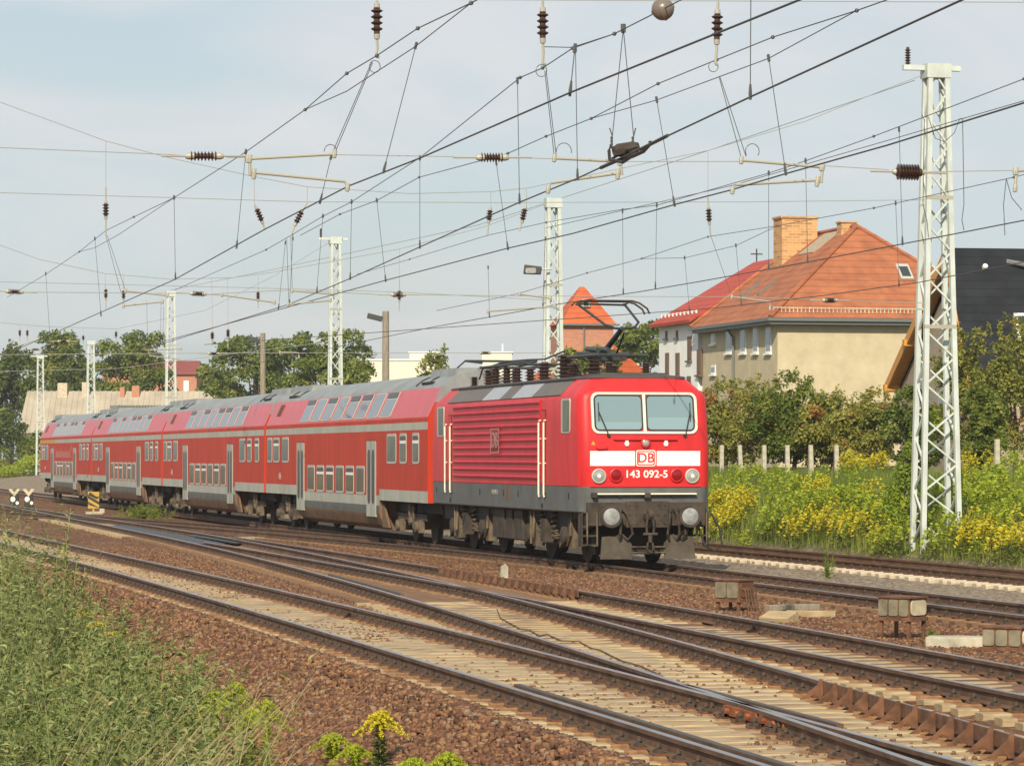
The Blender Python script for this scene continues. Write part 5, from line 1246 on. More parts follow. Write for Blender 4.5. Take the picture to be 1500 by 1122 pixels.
# white neighbour with the red roof
h2 = thing('house', 'white house with a bright red roof and a small cross on its ridge', 'house', (hx, hy, 0), TH)
y0_, y1_ = WY + 0.45, inv(968); ez2, rz2 = 9.55, 12.85; rx = 5.3
q = MB(); q.box(-0.1, 10.6, y0_, y1_, 0.5, ez2 + 0.05); q.v.extend([(-0.08, y1_ - .01, ez2), (10.5, y1_ - .01, ez2), (rx, y1_ - .01, rz2 - .2)]); q.f.append([len(q.v)-3, len(q.v)-2, len(q.v)-1]); q.m.append(0); q.build('wall', M['render_white'], h2)
q = MB(); A_ = [(-0.6, y0_ - 0.1, ez2 - 0.15), (-0.6, y1_ + 0.25, ez2 - 0.15), (rx, y1_ + 0.25, rz2), (rx, y0_ - 0.1, rz2), (11.2, y0_ - 0.1, ez2 - 0.15), (11.2, y1_ + 0.25, ez2 - 0.15)]
q.add(A_ + [(x, y, z - 0.16) for x, y, z in A_], [(0, 3, 2, 1), (3, 4, 5, 2), (6, 7, 8, 9), (9, 8, 11, 10), (0, 1, 7, 6), (1, 2, 8, 7), (0, 6, 9, 3), (2, 5, 11, 8), (3, 9, 10, 4)]); rf2 = q.build('roof', M['tile_red'], h2)
q = MB()
for k in range(10):
    yy = y0_ + 0.4 + 0.72 * k; q.box(-0.1, -0.02, yy, yy + 0.09, ez2 + 0.2, ez2 + 0.36)
q.box(-0.075, -0.045, y0_ + 0.4, y0_ + 7.0, ez2 + 0.3, ez2 + 0.34); q.build('snow_guard', M['white'], rf2)
for a, b, c_, d_ in ((977.5, 983, 517, 549), (992.5, 998.5, 517, 550), (1010, 1016, 493, 528), (1024, 1030, 512, 549), (977.5, 980.5, 485, 496), (993, 996, 484, 495), (1009, 1015, 551, 560)):
    wall_window(h2, a, b, c_, d_, M['window_brown'], frame=False, out_=0.1)
q = MB(); q.box(rx - 0.03, rx + 0.03, y1_ - 0.3, y1_ - 0.24, rz2 - 0.05, rz2 + 0.7); q.box(rx - 0.33, rx + 0.33, y1_ - 0.3, y1_ - 0.24, rz2 + 0.38, rz2 + 0.44); q.build('cross', M['gear'], rf2)

# dark roofed house at the right edge
b3z = 0.175; ox, oy = 15.81, 122.0
h3 = thing('house', 'house with a dark tiled roof and ochre barge boards behind the nearest mast', 'house', (ox, oy, 0), b3z)
rz3, ry = 9.95, 0.0
SL = ((-1, 3.0, 4.7), (1, 7.8, 5.1))
LW = 15.0
def slab_roof(ya, za, yb, zb, th=0.20):
    return [(-0.0, ya, za), (LW, ya, za), (LW, yb, zb), (0.0, yb, zb)]
q = MB()
for s_, hw3, ez3 in SL:
    a = slab_roof(ry, rz3, s_ * hw3, ez3); q.add(a + [(x, y, z - 0.16) for x, y, z in a], [(0, 1, 2, 3), (7, 6, 5, 4), (3, 2, 6, 7), (0, 3, 7, 4), (1, 5, 6, 2)])
rf3 = q.build('roof', M['slate'], h3)
q = MB()
for s_, hw3, ez3 in SL:
    q.add([(-0.05, ry, rz3 - 0.03), (-0.05, s_*hw3, ez3 - 0.03), (-0.05, s_*hw3, ez3 - 0.42), (-0.05, ry, rz3 - 0.46), (0.05, ry, rz3 - 0.03), (0.05, s_*hw3, ez3 - 0.03), (0.05, s_*hw3, ez3 - 0.42), (0.05, ry, rz3 - 0.46)], [(0, 1, 2, 3), (7, 6, 5, 4), (0, 4, 5, 1), (2, 6, 7, 3), (1, 5, 6, 2)])
    q.add([(0.05, ry, rz3 - 0.18), (0.05, s_*hw3, ez3 - 0.18), (0.50, s_*hw3, ez3 - 0.18), (0.50, ry, rz3 - 0.18), (0.05, ry, rz3 - 0.26), (0.05, s_*hw3, ez3 - 0.26), (0.50, s_*hw3, ez3 - 0.26), (0.50, ry, rz3 - 0.26)], [(0, 1, 2, 3), (7, 6, 5, 4), (1, 5, 6, 2)])
for yy, zz in ((4.85, 6.65), (7.45, 5.0)): q.box(-0.14, 0.45, yy - 0.13, yy + 0.13, zz - 0.12, zz + 0.12)
q.build('barge_board', M['barge'], rf3)
q = MB(); q.prism([(-2.6, 0.5), (7.4, 0.5), (7.4, 5.0), (ry, 9.4), (-2.6, 4.95)], lambda y, z, k: (0.50 if k else 14.2, y, z)); q.build('wall', M['brick_beige'], h3)
for a, b, z0, z1 in ((4.2, 4.9, 4.0, 5.3), (1.6, 2.3, 4.0, 5.3), (-2.1, -1.4, 4.0, 5.2)):
    q = MB(); q.box(0.45, 0.52, a, b, z0, z1); w = q.build('window', M['white'], h3); q = MB(); q.box(0.43, 0.51, a + 0.08, b - 0.08, z0 + 0.08, z1 - 0.08); q.build('pane', M['glass'], w)
def fs(x, t, o): return (x, -3.0 * t - 0.87 * o, rz3 - 5.25 * t + 0.49 * o)
q = MB(); q.prism([(2.1, 0.47), (3.3, 0.47), (3.3, 0.69), (2.1, 0.69)], lambda x, t, k: fs(x, t, 0.09 if k else -0.05)); sk_ = q.build('skylight', M['white'], rf3)
q = MB(); q.prism([(2.2, 0.49), (3.2, 0.49), (3.2, 0.67), (2.2, 0.67)], lambda x, t, k: fs(x, t, 0.10 if k else 0)); q.build('pane', M['window_dark'], sk_)
q = MB(); q.lathe([(0.10, -0.1), (0.10, 0.12), (0.07, 0.16)], fs(1.35, 0.14, 0), (0, -0.8, 0.5), 12); q.build('roof_vent', M['white'], rf3)
q = MB(); q.tube([fs(2.2, 0.10, 0.05), fs(4.0, 0.20, 0.4)], 0.10, 8); q.build('roof_pipe', M['zinc'], rf3)

# brick tower with a pyramid roof, and the low roof beside it
tx = U(862, 470, 200); tw = thing('brick_tower', 'red brick tower with a steep orange pyramid roof and a tiny dormer', 'tower', (tx.x, 200, 0), TH)
q = MB(); q.box(-1.55, 1.55, 0, 3.1, 0, 10.3)
for a, b in ((-1.45, -0.45), (0.45, 1.45)): q.box(a, b, -0.03, 0.0, 4, 8.3)
q.build('wall', M['brick_red'], tw)
q = MB(); q.add([(-1.75, -0.2, 10.2), (1.75, -0.2, 10.2), (1.75, 3.3, 10.2), (-1.75, 3.3, 10.2), (-0.12, 1.45, 12.55), (0.12, 1.45, 12.55), (0.12, 1.65, 12.55), (-0.12, 1.65, 12.55)], [(3, 2, 1, 0), (0, 1, 5, 4), (1, 2, 6, 5), (2, 3, 7, 6), (3, 0, 4, 7), (4, 5, 6, 7)]); tr_ = q.build('roof', M['tile_tower'], tw)
q = MB(); q.prism([(-0.25, 11.3), (0.25, 11.3), (0.25, 11.75), (-0.25, 11.75)], lambda x, z, k: (x - 0.05, 0.35 if not k else 0.95, z)); q.build('dormer', M['frame'], tr_)
q = MB(); q.box(-0.2, 0.1, 0.32, 0.36, 11.36, 11.68); q.build('dormer_window', M['window_dark'], tr_)
q = MB(); q.box(-1.85, 1.85, -0.32, -0.2, 10.14, 10.26); q.tube([(-0.3, -0.1, 10.2), (-0.3, -0.1, 2)], 0.05, 6); q.build('gutter', M['zinc'], tw)
lx = U(900, 500, 206); lh = thing('house', 'low house with a plain orange roof slope beside the brick tower', 'house', (lx.x, 206, 0), TH)
q = MB(); q.prism([(-4.2, 6.6), (-0.3, 9.4), (3.1, 6.75), (3.1, 6.5), (-4.2, 6.4)], lambda x, z, k: (x, 0 if k else 9, z)); q.build('roof', M['tile_tower'], lh)
q = MB(); q.box(-3.9, 2.8, 0.3, 8.8, 0, 6.6); q.build('wall', M['brick_red'], lh)
q = MB(); q.tube([(1.75, 1.0, 6.5), (1.75, 1.0, 8.1)], 0.12, 8); q.build('flue_pipe', M['white'], lh)

# long grey barn, small red house, pale factory blocks
Yb = 332.0; bl = U(31, 571, Yb); br_ = U(317, 573, Yb); bw = br_.x - bl.x
bn = thing('barn', 'long barn with a big pale grey corrugated roof at the far left', 'barn', (bl.x, Yb, 0), 0.02)
q = MB(); q.add([(-0.35, 0, 4.75), (bw + 0.2, 0, 4.75), (bw - 0.1, 5, 8.9), (0.0, 5, 8.9), (-0.35, 10, 4.75), (bw, 10, 4.75)], [(0, 1, 2, 3), (3, 2, 5, 4)])
q.add([(-0.35, -0.02, 4.62), (bw + 0.2, -0.02, 4.62), (bw + 0.2, -0.02, 4.75), (-0.35, -0.02, 4.75)], [(0, 1, 2, 3)])
xx = 0.2
while xx < bw: q.beam((xx, 0.0, 4.80), (xx, 5, 8.94), 0.10, 0.05); xx += 0.55
bfr = q.build('roof', M['corrugated'], bn)
q = MB(); q.box(0.2, bw - 0.2, 0.4, 9.6, 0.5, 4.7); q.prism([(0.4, 4.7), (9.6, 4.7), (5, 8.6)], lambda y, z, k: (0.25 if k else bw - 0.3, y, z)); q.build('wall', M['factory'], bn)
for a, b, c_, d_, mm in ((77, 91, 561, 573, 'sleeper_conc'), (113, 124, 560, 575, 'sleeper_conc'), (169, 176, 567, 575, 'brick_red'), (187, 198, 565, 575, 'brick_red')):
    x0 = (a - 31) / F * Yb; x1 = (b - 31) / F * Yb; q = MB(); q.box(x0, x1, 4.2, 4.9, 8.2, H + (HZ - c_) / F * (Yb + 4.5)); q.build('chimney', M[mm], bfr)
an = thing('lean_to', 'low grey lean-to roof in front of the barn, above the coach roofs', 'shed', (U(155, 593, 322).x, 322, 0), 0.02)
q = MB(); w_ = 135 / F * 322; q.add([(0.9, 0, 6.55), (w_, 0, 6.3), (w_, 4, 7.25), (0, 4, 7.3), (0.9, 0, 6.4), (w_, 0, 6.15), (w_, 4, 7.1), (0, 4, 7.15)], [(0, 1, 2, 3), (7, 6, 5, 4), (0, 4, 5, 1), (0, 3, 7, 4)])
for k in range(28): x = 0.9 + (w_ - 0.9) * k / 28; q.beam((x, 0.02, 6.58 - 0.01 * k), (x, 4, 7.32), 0.09, 0.05)
q.build('roof', M['leanto'], an); q = MB(); q.box(1.0, w_ - 0.2, 0.8, 3.9, 0.5, 6.3); q.build('wall', M['factory'], an)
Yr = 390.; rl = U(150, 527, Yr); rr_ = U(288, 527, Yr); rw = rr_.x - rl.x
rh = thing('house', 'small brick house with a dull red roof half hidden by a tree behind the barn', 'house', (rl.x, Yr, 0), 0)
zr = rl.z; ze = H + (HZ - 549) / F * Yr
q = MB(); q.add([(-0.3, -0.3, ze), (rw + 0.3, -0.3, ze), (rw + 0.05, 4, zr), (0.3, 4, zr), (-0.3, 8.3, ze), (rw + 0.3, 8.3, ze)], [(0, 1, 2, 3), (3, 2, 5, 4), (0, 3, 4), (1, 5, 2)]); q.build('roof', M['tile_dull'], rh)
q = MB(); q.box(0, rw, 0, 8, 0.5, ze); q.build('wall', M['brick_red'], rh)
for px in (272,):
    x0 = (px - 3 - 150) / F * Yr; q = MB(); q.box(x0, x0 + 0.6, -0.05, 0.02, ze - 1.9, ze - 0.7); q.build('window', M['white'], rh)
Yf = 310.
for a, b, c_, lab in ((537, 640, 528, 'long cream factory block behind the wooden pole'), (600, 642, 517, 'small cream block rising above the long factory block'), (706, 750, 517, 'separate cream block above the locomotive insulators')):
    p0, p1 = U(a, c_, Yf + (6 if a == 600 else 0)), U(b, c_, Yf + (6 if a == 600 else 0)); fb = thing('factory_block', lab, 'building', (p0.x, p0.y, 0), 0, group='cream factory blocks on the horizon')
    q = MB(); q.box(0, p1.x - p0.x, 0, 5, 0, p0.z); q.build('wall', M['factory'], fb); q = MB(); q.box(-0.1, p1.x - p0.x + 0.1, -0.1, 5.1, p0.z, p0.z + 0.12); q.build('parapet', M['render_white'], fb)
    if a == 706: q = MB(); q.tube([(1.9, 2, p0.z), (1.9, 2, p0.z + 0.9)], 0.07, 6); q.build('vent_pipe', M['white'], fb)

# ------------------------------------------------------------------ plants
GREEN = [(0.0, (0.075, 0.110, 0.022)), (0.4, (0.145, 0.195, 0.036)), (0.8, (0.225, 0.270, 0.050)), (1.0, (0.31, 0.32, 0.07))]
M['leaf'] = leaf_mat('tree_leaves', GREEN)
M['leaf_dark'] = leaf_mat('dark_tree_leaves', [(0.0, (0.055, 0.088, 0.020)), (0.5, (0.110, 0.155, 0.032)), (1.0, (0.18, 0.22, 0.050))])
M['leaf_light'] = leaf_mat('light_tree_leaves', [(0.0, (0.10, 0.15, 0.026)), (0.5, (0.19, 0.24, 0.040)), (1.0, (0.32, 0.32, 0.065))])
M['leaf_shrub'] = leaf_mat('shrub_leaves', [(0.0, (0.15, 0.17, 0.038)), (0.5, (0.30, 0.31, 0.064)), (0.88, (0.41, 0.38, 0.085)), (0.95, (0.32, 0.17, 0.045)), (1.0, (0.36, 0.12, 0.04))])
M['weed'] = leaf_mat('weed_leaves', [(0.0, (0.040, 0.062, 0.014)), (0.5, (0.135, 0.175, 0.044)), (0.85, (0.29, 0.33, 0.125)), (0.96, (0.30, 0.27, 0.11)), (1.0, (0.36, 0.26, 0.09))], trans=0.18)
M['bank_grass'] = leaf_mat('bank_grass_blades', [(0.0, (0.085, 0.135, 0.026)), (0.45, (0.19, 0.25, 0.040)), (0.78, (0.30, 0.34, 0.060)), (0.9, (0.40, 0.34, 0.13)), (1.0, (0.48, 0.38, 0.17))])
M['gold'] = leaf_mat('goldenrod_flowers', [(0.0, (0.30, 0.28, 0.02)), (0.5, (0.54, 0.47, 0.025)), (1.0, (0.70, 0.60, 0.04))], trans=0.25)
M['goldgreen'] = leaf_mat('goldenrod_buds', [(0.0, (0.16, 0.23, 0.02)), (0.5, (0.30, 0.38, 0.028)), (1.0, (0.46, 0.48, 0.04))], trans=0.3)
M['straw'] = leaf_mat('dry_grass_stalks', [(0.0, (0.20, 0.17, 0.08)), (1.0, (0.42, 0.36, 0.19))], trans=0.2)

def unit(n): 
    v = rng.normal(size=(n, 3)); return v / np.linalg.norm(v, axis=1, keepdims=True)
def leaf_quads(P, D, L_, W_, droop=0.0):
    """diamond leaves: base P, direction D, length, width"""
    n = len(P); R_ = unit(n); S_ = np.cross(D, R_); S_ /= np.linalg.norm(S_, axis=1, keepdims=True) + 1e-9
    L_ = np.asarray(L_)[:, None]; W_ = np.asarray(W_)[:, None]
    mid = P + D * L_ * 0.45; tip = P + D * L_; tip[:, 2] -= droop * L_[:, 0]
    return np.stack([P, mid + S_ * W_ * 0.5, tip, mid - S_ * W_ * 0.5], 1).reshape(-1, 3)
def leaf_faces(P, N_, L_, W_):
    """diamond leaves lying across the normal N_"""
    D = np.cross(N_, unit(len(P))); D /= np.linalg.norm(D, axis=1, keepdims=True) + 1e-9; S_ = np.cross(D, N_)
    L_ = np.asarray(L_)[:, None]; W_ = np.asarray(W_)[:, None]
    return np.stack([P, P + D * L_ * 0.45 + S_ * W_ * 0.5, P + D * L_, P + D * L_ * 0.45 - S_ * W_ * 0.5], 1).reshape(-1, 3)
def quads(n): return np.arange(4 * n).reshape(n, 4)
def crown(name, parent, blobs, n, size, material, tint0=0.0, tvar=1.0):
    w = np.array([b[1][0] * b[1][1] + b[1][0] * b[1][2] for b in blobs]); cnt = np.maximum(15, (n * w / w.sum()).astype(int))
    P, D, T, S_ = [], [], [], []
    for (c, r), k in zip(blobs, cnt):
        u = unit(k); u[:, 2] = np.where(u[:, 2] < -0.3, -u[:, 2], u[:, 2]); rad = rng.uniform(0.25, 1.0, k) ** 0.42 * rng.uniform(0.9, 1.12, k)
        # ragged edge: clumps within the blob
        cl = unit(14); near_ = (u @ cl.T).max(1); rad *= 0.72 + 0.36 * np.clip((near_ - 0.55) / 0.45, 0, 1)
        p = np.array(c) + u * rad[:, None] * np.array(r); d = u * 0.75 + unit(k) * 0.75 + np.array([0, 0, 0.25]); d /= np.linalg.norm(d, axis=1, keepdims=True)
        P.append(p); D.append(d); T.append(np.clip(0.5 + rng.normal(0, 0.20) + rng.normal(0, 0.2 * tvar, k) + tint0, 0, 1))
        S_.append(size * rng.uniform(0.6, 1.35, k))
    P, D, T, S_ = map(np.concatenate, (P, D, T, S_))
    return mesh_np(name, leaf_faces(P, D, S_, S_ * 0.62), quads(len(P)), material, parent=parent, tint=T)
def ground_z(x, y): return float(ground_h(np.array([x]), np.array([y]))[0])
def tree(px0, px1, py0, py1, Y, label, n=7000, leaf=0.3, m='leaf', nb=16, seed=1, trunk=True, group=None, name='tree', cat='tree', tint0=0.0, depth=None, low=0.0):
    r = random.Random(seed); wx = (px1 - px0) * 0.07; a, b = U(px0 - wx, py0 - 6, Y), U(px1 + wx, py1, Y); cx = (a.x + b.x) / 2; hw_ = (b.x - a.x) / 2; zt = a.z; zb = b.z; gz = ground_z(cx, Y)
    t = thing(name, label, cat, (cx, Y, gz), 0, group)
    hd_ = depth or hw_ * 0.9; blobs = []; H_ = (zt - zb) / 2; zc = (zt + zb) / 2
    for i in range(int(nb * 1.7)):
        ang = r.uniform(0, 6.28); q_ = r.uniform(0.25, 0.98) ** 0.8; e = r.uniform(-0.85, 0.80)
        s_ = r.uniform(0.17, 0.36)
        wd = math.sqrt(max(0.05, 1 - e * e)) if e > -low else 1.0
        blobs.append(((math.cos(ang) * q_ * hw_ * wd, math.sin(ang) * q_ * hd_ * wd, zc - gz + e * H_ * (1 - s_ * 0.7)), (hw_ * s_, hd_ * s_, H_ * s_ * 0.95)))
    blobs.append(((0, 0, zc - gz), (hw_ * 0.55, hd_ * 0.5, H_ * 0.6)))
    if Y < 150:
        for i in range(26):
            ang = r.uniform(0, 6.28); q_ = r.uniform(0.1, 0.95); blobs.append(((math.cos(ang) * q_ * hw_, math.sin(ang) * q_ * hd_, zc - gz + H_ * (0.98 - 0.55 * q_ * q_ + r.uniform(-0.12, 0.10))), (0.10, 0.10, r.uniform(0.2, 0.42))))
    if trunk:
        q = MB(); top = zc - gz; rr_ = max(0.05, hw_ * 0.05); q.tube([(0, 0, -0.4), (0.05 * hw_, 0, top * 0.5), (0, 0, top)], [rr_ * 1.3, rr_, rr_ * 0.5], 8)
        for (c, _r) in blobs[:8]: q.tube([(0, 0, max(0.3, min(top * 0.5, c[2] * 0.6))), (c[0] * 0.5, c[1] * 0.5, c[2] * 0.75), c], [rr_ * 0.55, rr_ * 0.35, rr_ * 0.12], 5)
        q.build('trunk', M['bark'], t)
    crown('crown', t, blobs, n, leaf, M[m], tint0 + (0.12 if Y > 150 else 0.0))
    return t
far_g = 'trees standing behind the train'
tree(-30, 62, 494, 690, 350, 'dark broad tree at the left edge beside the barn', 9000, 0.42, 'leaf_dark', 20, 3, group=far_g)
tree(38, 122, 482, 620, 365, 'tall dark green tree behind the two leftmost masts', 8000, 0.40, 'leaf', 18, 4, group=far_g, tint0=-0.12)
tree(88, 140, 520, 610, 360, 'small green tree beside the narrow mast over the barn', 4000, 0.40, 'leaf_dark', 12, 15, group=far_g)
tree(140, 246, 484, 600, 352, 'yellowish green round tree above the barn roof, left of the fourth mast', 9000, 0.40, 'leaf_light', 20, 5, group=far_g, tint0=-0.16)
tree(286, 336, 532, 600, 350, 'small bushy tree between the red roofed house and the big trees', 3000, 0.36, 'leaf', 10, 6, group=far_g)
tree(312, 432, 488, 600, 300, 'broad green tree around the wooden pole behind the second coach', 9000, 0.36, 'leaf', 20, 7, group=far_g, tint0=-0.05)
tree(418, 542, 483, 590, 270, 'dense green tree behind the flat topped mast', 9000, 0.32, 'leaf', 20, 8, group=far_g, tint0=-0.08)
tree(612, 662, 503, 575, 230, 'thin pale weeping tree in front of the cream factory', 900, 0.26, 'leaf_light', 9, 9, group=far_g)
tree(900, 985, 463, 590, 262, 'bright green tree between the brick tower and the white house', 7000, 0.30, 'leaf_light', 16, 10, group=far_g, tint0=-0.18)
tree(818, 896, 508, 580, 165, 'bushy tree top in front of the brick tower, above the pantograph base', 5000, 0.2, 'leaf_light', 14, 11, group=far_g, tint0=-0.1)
tree(-30, 56, 582, 705, 320, 'green bush mass at the far left below the barn wall', 6000, 0.32, 'leaf', 14, 12, group=far_g, tint0=-0.1, trunk=False, name='bush', cat='bush')
tree(30, 60, 640, 706, 318, 'small bush touching the tail of the train', 2000, 0.26, 'leaf', 10, 13, group=far_g, trunk=False, name='bush', cat='bush')
sg = 'garden shrubs behind the concrete fence posts'
for i, (a, b, c_, d_, Y, m_, ti, lab) in enumerate((
    (1010, 1112, 552, 690, 126, 'leaf_shrub', 0.02, 'shrub with reddish fruit next to the locomotive front'),
    (1060, 1176, 550, 692, 124, 'leaf_shrub', -0.02, 'rounded shrub below the left windows of the beige house'),
    (1108, 1216, 546, 690, 122, 'leaf_light', -0.24, 'yellow green shrub peaking in front of the beige wall corner'),
    (1160, 1276, 572, 690, 121, 'leaf_shrub', -0.06, 'low dull shrub below the middle of the beige wall'),
    (1222, 1330, 572, 686, 119, 'leaf_shrub', -0.08, 'shrub under the lower end of the ochre barge board'),
    (1296, 1386, 566, 690, 116, 'leaf', -0.12, 'green shrub directly behind the nearest mast'),
    (1366, 1462, 486, 690, 112, 'leaf_shrub', -0.12, 'tall fruit tree right of the nearest mast'),
    (1426, 1545, 466, 690, 110, 'leaf_shrub', -0.06, 'tall fruit tree at the right edge under the skylight'),
    (1402, 1475, 575, 696, 106, 'leaf', -0.02, 'light green bush in front of the fruit trees at the right'))):
    tree(a, b, c_ + (16 if i < 6 else 10), d_ + 8, Y, lab, 10000, 0.125, m_, 18, 30 + i, group=sg, name='shrub' if i not in (6, 7) else 'fruit_tree', cat='shrub' if i not in (6, 7) else 'tree', tint0=ti, low=0.9)

# bank cover
def bank_pts(n, p0, p1, y0, y1):
    Y = rng.uniform(y0, y1, n); p = rng.uniform(p0, p1, n); X = (p - Y * ST) / CT
    return X, Y, ground_h(X, Y)
def patchy(X, Y, sc):
    return np.sin(X * 1.3 * sc + 1.7 * np.sin(Y * 0.7 * sc)) * np.sin(Y * 0.9 * sc + 1.1 * np.sin(X * 1.1 * sc))
X, Y, Z = bank_pts(80000, 27.3, 35.5, 58, 132); n = len(X)
hgt = rng.uniform(0.16, 0.50, n) * (1 + 0.35 * patchy(X, Y, 0.8)); a = rng.uniform(0, 6.28, n); lean = rng.uniform(0.05, 0.45, n)
B_ = np.stack([X, Y, Z - 0.03], 1); Tp = B_ + np.stack([np.cos(a) * lean * hgt, np.sin(a) * lean * hgt, hgt], 1); w = np.stack([np.cos(a + 1.57), np.sin(a + 1.57), 0 * a], 1) * 0.014
tag(mesh_np('bank_grass', np.stack([B_ - w, B_ + w, Tp], 1).reshape(-1, 3), np.arange(3 * n).reshape(n, 3), M['bank_grass'], tint=np.clip(0.45 + 0.22 * patchy(X, Y, 0.5) + rng.normal(0, 0.2, n), 0, 1)), 'tall mixed grass covering the bank behind the tracks', 'grass', kind='stuff')

def ray_ground(px, py, y0=60.0, y1=140.0):
    Y = y0
    while Y < y1:
        p = U(px, py, Y)
        if p.z <= ground_z(p.x, p.y): return p
        Y += 0.25
    return U(px, py, y1)
def plume_field(name, centres, per, spread, hmin, hmax, mats, label, leafy=26, plume=34, nsize=0.05):
    """clumps of goldenrod: leafy stems topped with arching plumes"""
    P, D, L_, W_, T, mi = [], [], [], [], [], []
    for (x, y, k) in centres:
        for _ in range(max(1, int(per * k))):
            sx, sy = x + rng.normal(0, spread), y + rng.normal(0, spread * 1.3); gz = ground_z(sx, sy); h = rng.uniform(hmin, hmax); b = np.array([sx, sy, gz]); ln = rng.normal(0, 0.10, 2)
            s_ = rng.uniform(0.05, 0.95, leafy); q = b + np.stack([ln[0] * s_ * h, ln[1] * s_ * h, s_ * h], 1); d = unit(leafy); d[:, 2] = np.abs(d[:, 2]) * 0.6 + 0.1; d /= np.linalg.norm(d, axis=1, keepdims=True)
            P.append(q); D.append(d); L_.append(rng.uniform(0.09, 0.17, leafy)); W_.append(rng.uniform(0.022, 0.034, leafy)); T.append(np.clip(rng.normal(0.5, 0.22, leafy), 0, 1)); mi.append(np.zeros(leafy, int))
            s_ = rng.uniform(0, 1, plume); ang = rng.uniform(0, 6.28, plume); rad = (1 - s_) * 0.16 + 0.015; q = b + np.stack([ln[0] * h + np.cos(ang) * rad, ln[1] * h + np.sin(ang) * rad, h * 0.82 + s_ * 0.30 - rad * 0.3], 1)
            d = np.stack([np.cos(ang), np.sin(ang), rng.uniform(-0.2, 0.5, plume)], 1); d /= np.linalg.norm(d, axis=1, keepdims=True)
            P.append(q); D.append(d); L_.append(rng.uniform(0.8, 1.6, plume) * nsize); W_.append(rng.uniform(0.5, 0.9, plume) * nsize); T.append(np.clip(rng.normal(0.5, 0.25, plume), 0, 1)); mi.append(np.ones(plume, int))
    P, D, L_, W_, T, mi = map(np.concatenate, (P, D, L_, W_, T, mi))
    o = mesh_np(name, leaf_quads(P, D, L_, W_), quads(len(P)), mats, midx=mi, tint=T)
    return tag(o, label, 'goldenrod', kind='stuff')
def cl(lst, k=1.0): 
    o_ = []
    for px, py, kk in lst: p = ray_ground(px, py); o_.append((p.x, p.y, kk * k))
    return o_
yel = cl([(1045,790,1.2),(1062,785,1),(1080,780,1.2),(1048,762,2),(1075,765,2),(1092,756,1.5),(1160,796,.8),(1185,790,1),(1212,788,1.6),(1236,792,1.6),(1262,800,.8),(1300,806,.7),(1248,700,1.6),(1262,692,2),(1286,700,2),(1240,706,1),(1292,672,1.2),(1330,690,1.2),(1425,808,1.6),(1445,812,1.4),(1475,818,1),(1495,822,1),(1412,720,1.2),(1422,700,1),(1200,742,1),(1280,750,1),(1186,735,1),(1450,700,.8)])
plume_field('flowering_goldenrod', yel, 8, 0.17, 0.30, 0.75, [M['bank_grass'], M['gold']], 'clumps of yellow flowering goldenrod on the bank', plume=60, nsize=0.062)
grn = cl([(1150,770,2),(1180,765,2),(1215,760,3),(1240,755,3),(1270,765,3),(1300,770,2.5),(1255,785,2),(1110,720,1.5),(1140,735,1.5),(1085,720,1.4),(1420,760,3),(1445,750,3),(1400,745,2),(1465,730,2),(1485,705,2),(1430,730,1.5),(1480,790,1.6),(1440,795,1.6),(1170,740,1.6),(1120,800,1.4),(1225,720,1.2),(1060,740,1.3),(1490,760,1.6),(1330,800,1.5),(1352,806,0.7),(1376,809,0.8),(1398,810,0.6)])
plume_field('budding_goldenrod', grn, 7, 0.40, 0.28, 0.72, [M['bank_grass'], M['goldgreen']], 'bright green goldenrod not yet in flower on the bank', plume=60, nsize=0.075)
far_y = [(U(px, 700, 300 + 2 * k).x, 300 + 2 * k, 3) for k, px in enumerate((4, 14, 24, 34, 44, 50, 20, 40))]
plume_field('far_goldenrod', far_y, 10, 0.9, 0.9, 1.8, [M['bank_grass'], M['goldgreen']], 'yellowish goldenrod at the far left beyond the tail of the train', nsize=0.16)
p = ray_ground(1322, 775); ft = thing('feathery_shrub', 'tall dark feathery shrub directly left of the nearest mast foot', 'shrub', (p.x, p.y, p.z))
crown('crown', ft, [((0.09 * i - 0.3 + 0.22 * (i % 2), 0.12 * (i % 3), 0.3 + 0.25 * i), (0.40 - 0.02 * i, 0.4, 0.34)) for i in range(10)], 4200, 0.085, M['goldgreen'], -0.36)
q = MB(); q.tube([(0, 0, -0.2), (0.1, 0, 1.2), (0.2, 0, 2.2)], [0.04, 0.03, 0.01], 6); q.build('trunk', M['bark'], ft)
# fence posts
for k, (px, py) in enumerate([(1056.5,697),(1085.5,697),(1119.5,692),(1153.5,697),(1188.5,697),(1225.5,694),(1460,690)]):
    Y = 34.35 / (CT * (px - 750) / F + ST); b = U(px, py, Y); gz = ground_z(b.x, b.y); top = H + (HZ - (652 if k < 6 else 646)) / F * Y
    if k == 6: top += 0.05
    q = MB(); hh = top - gz; w_ = 0.075; q.add([(-w_, -w_, -0.3), (w_, -w_, -0.3), (w_, w_, -0.3), (-w_, w_, -0.3), (-w_*.85, -w_*.85, hh), (w_*.85, -w_*.85, hh), (w_*.85, w_*.85, hh), (-w_*.85, w_*.85, hh)], [(0,3,2,1),(4,5,6,7),(0,1,5,4),(1,2,6,5),(2,3,7,6),(3,0,4,7)])
    o = q.build('fence_post', M['concrete'], bevel=0.012); o.location = (b.x, b.y, gz); o.rotation_euler = (rng.normal(0, 0.02), rng.normal(0, 0.02), TH)
    tag(o, ['pale concrete fence post nearest the locomotive front', 'pale concrete fence post, second from the locomotive', 'pale concrete fence post, third from the locomotive', 'pale concrete fence post, fourth from the locomotive', 'pale concrete fence post, fifth from the locomotive', 'pale concrete fence post left of the yellow flowers, sixth from the locomotive', 'lone concrete fence post right of the nearest mast'][k], 'fence post', 'concrete fence posts on the bank')

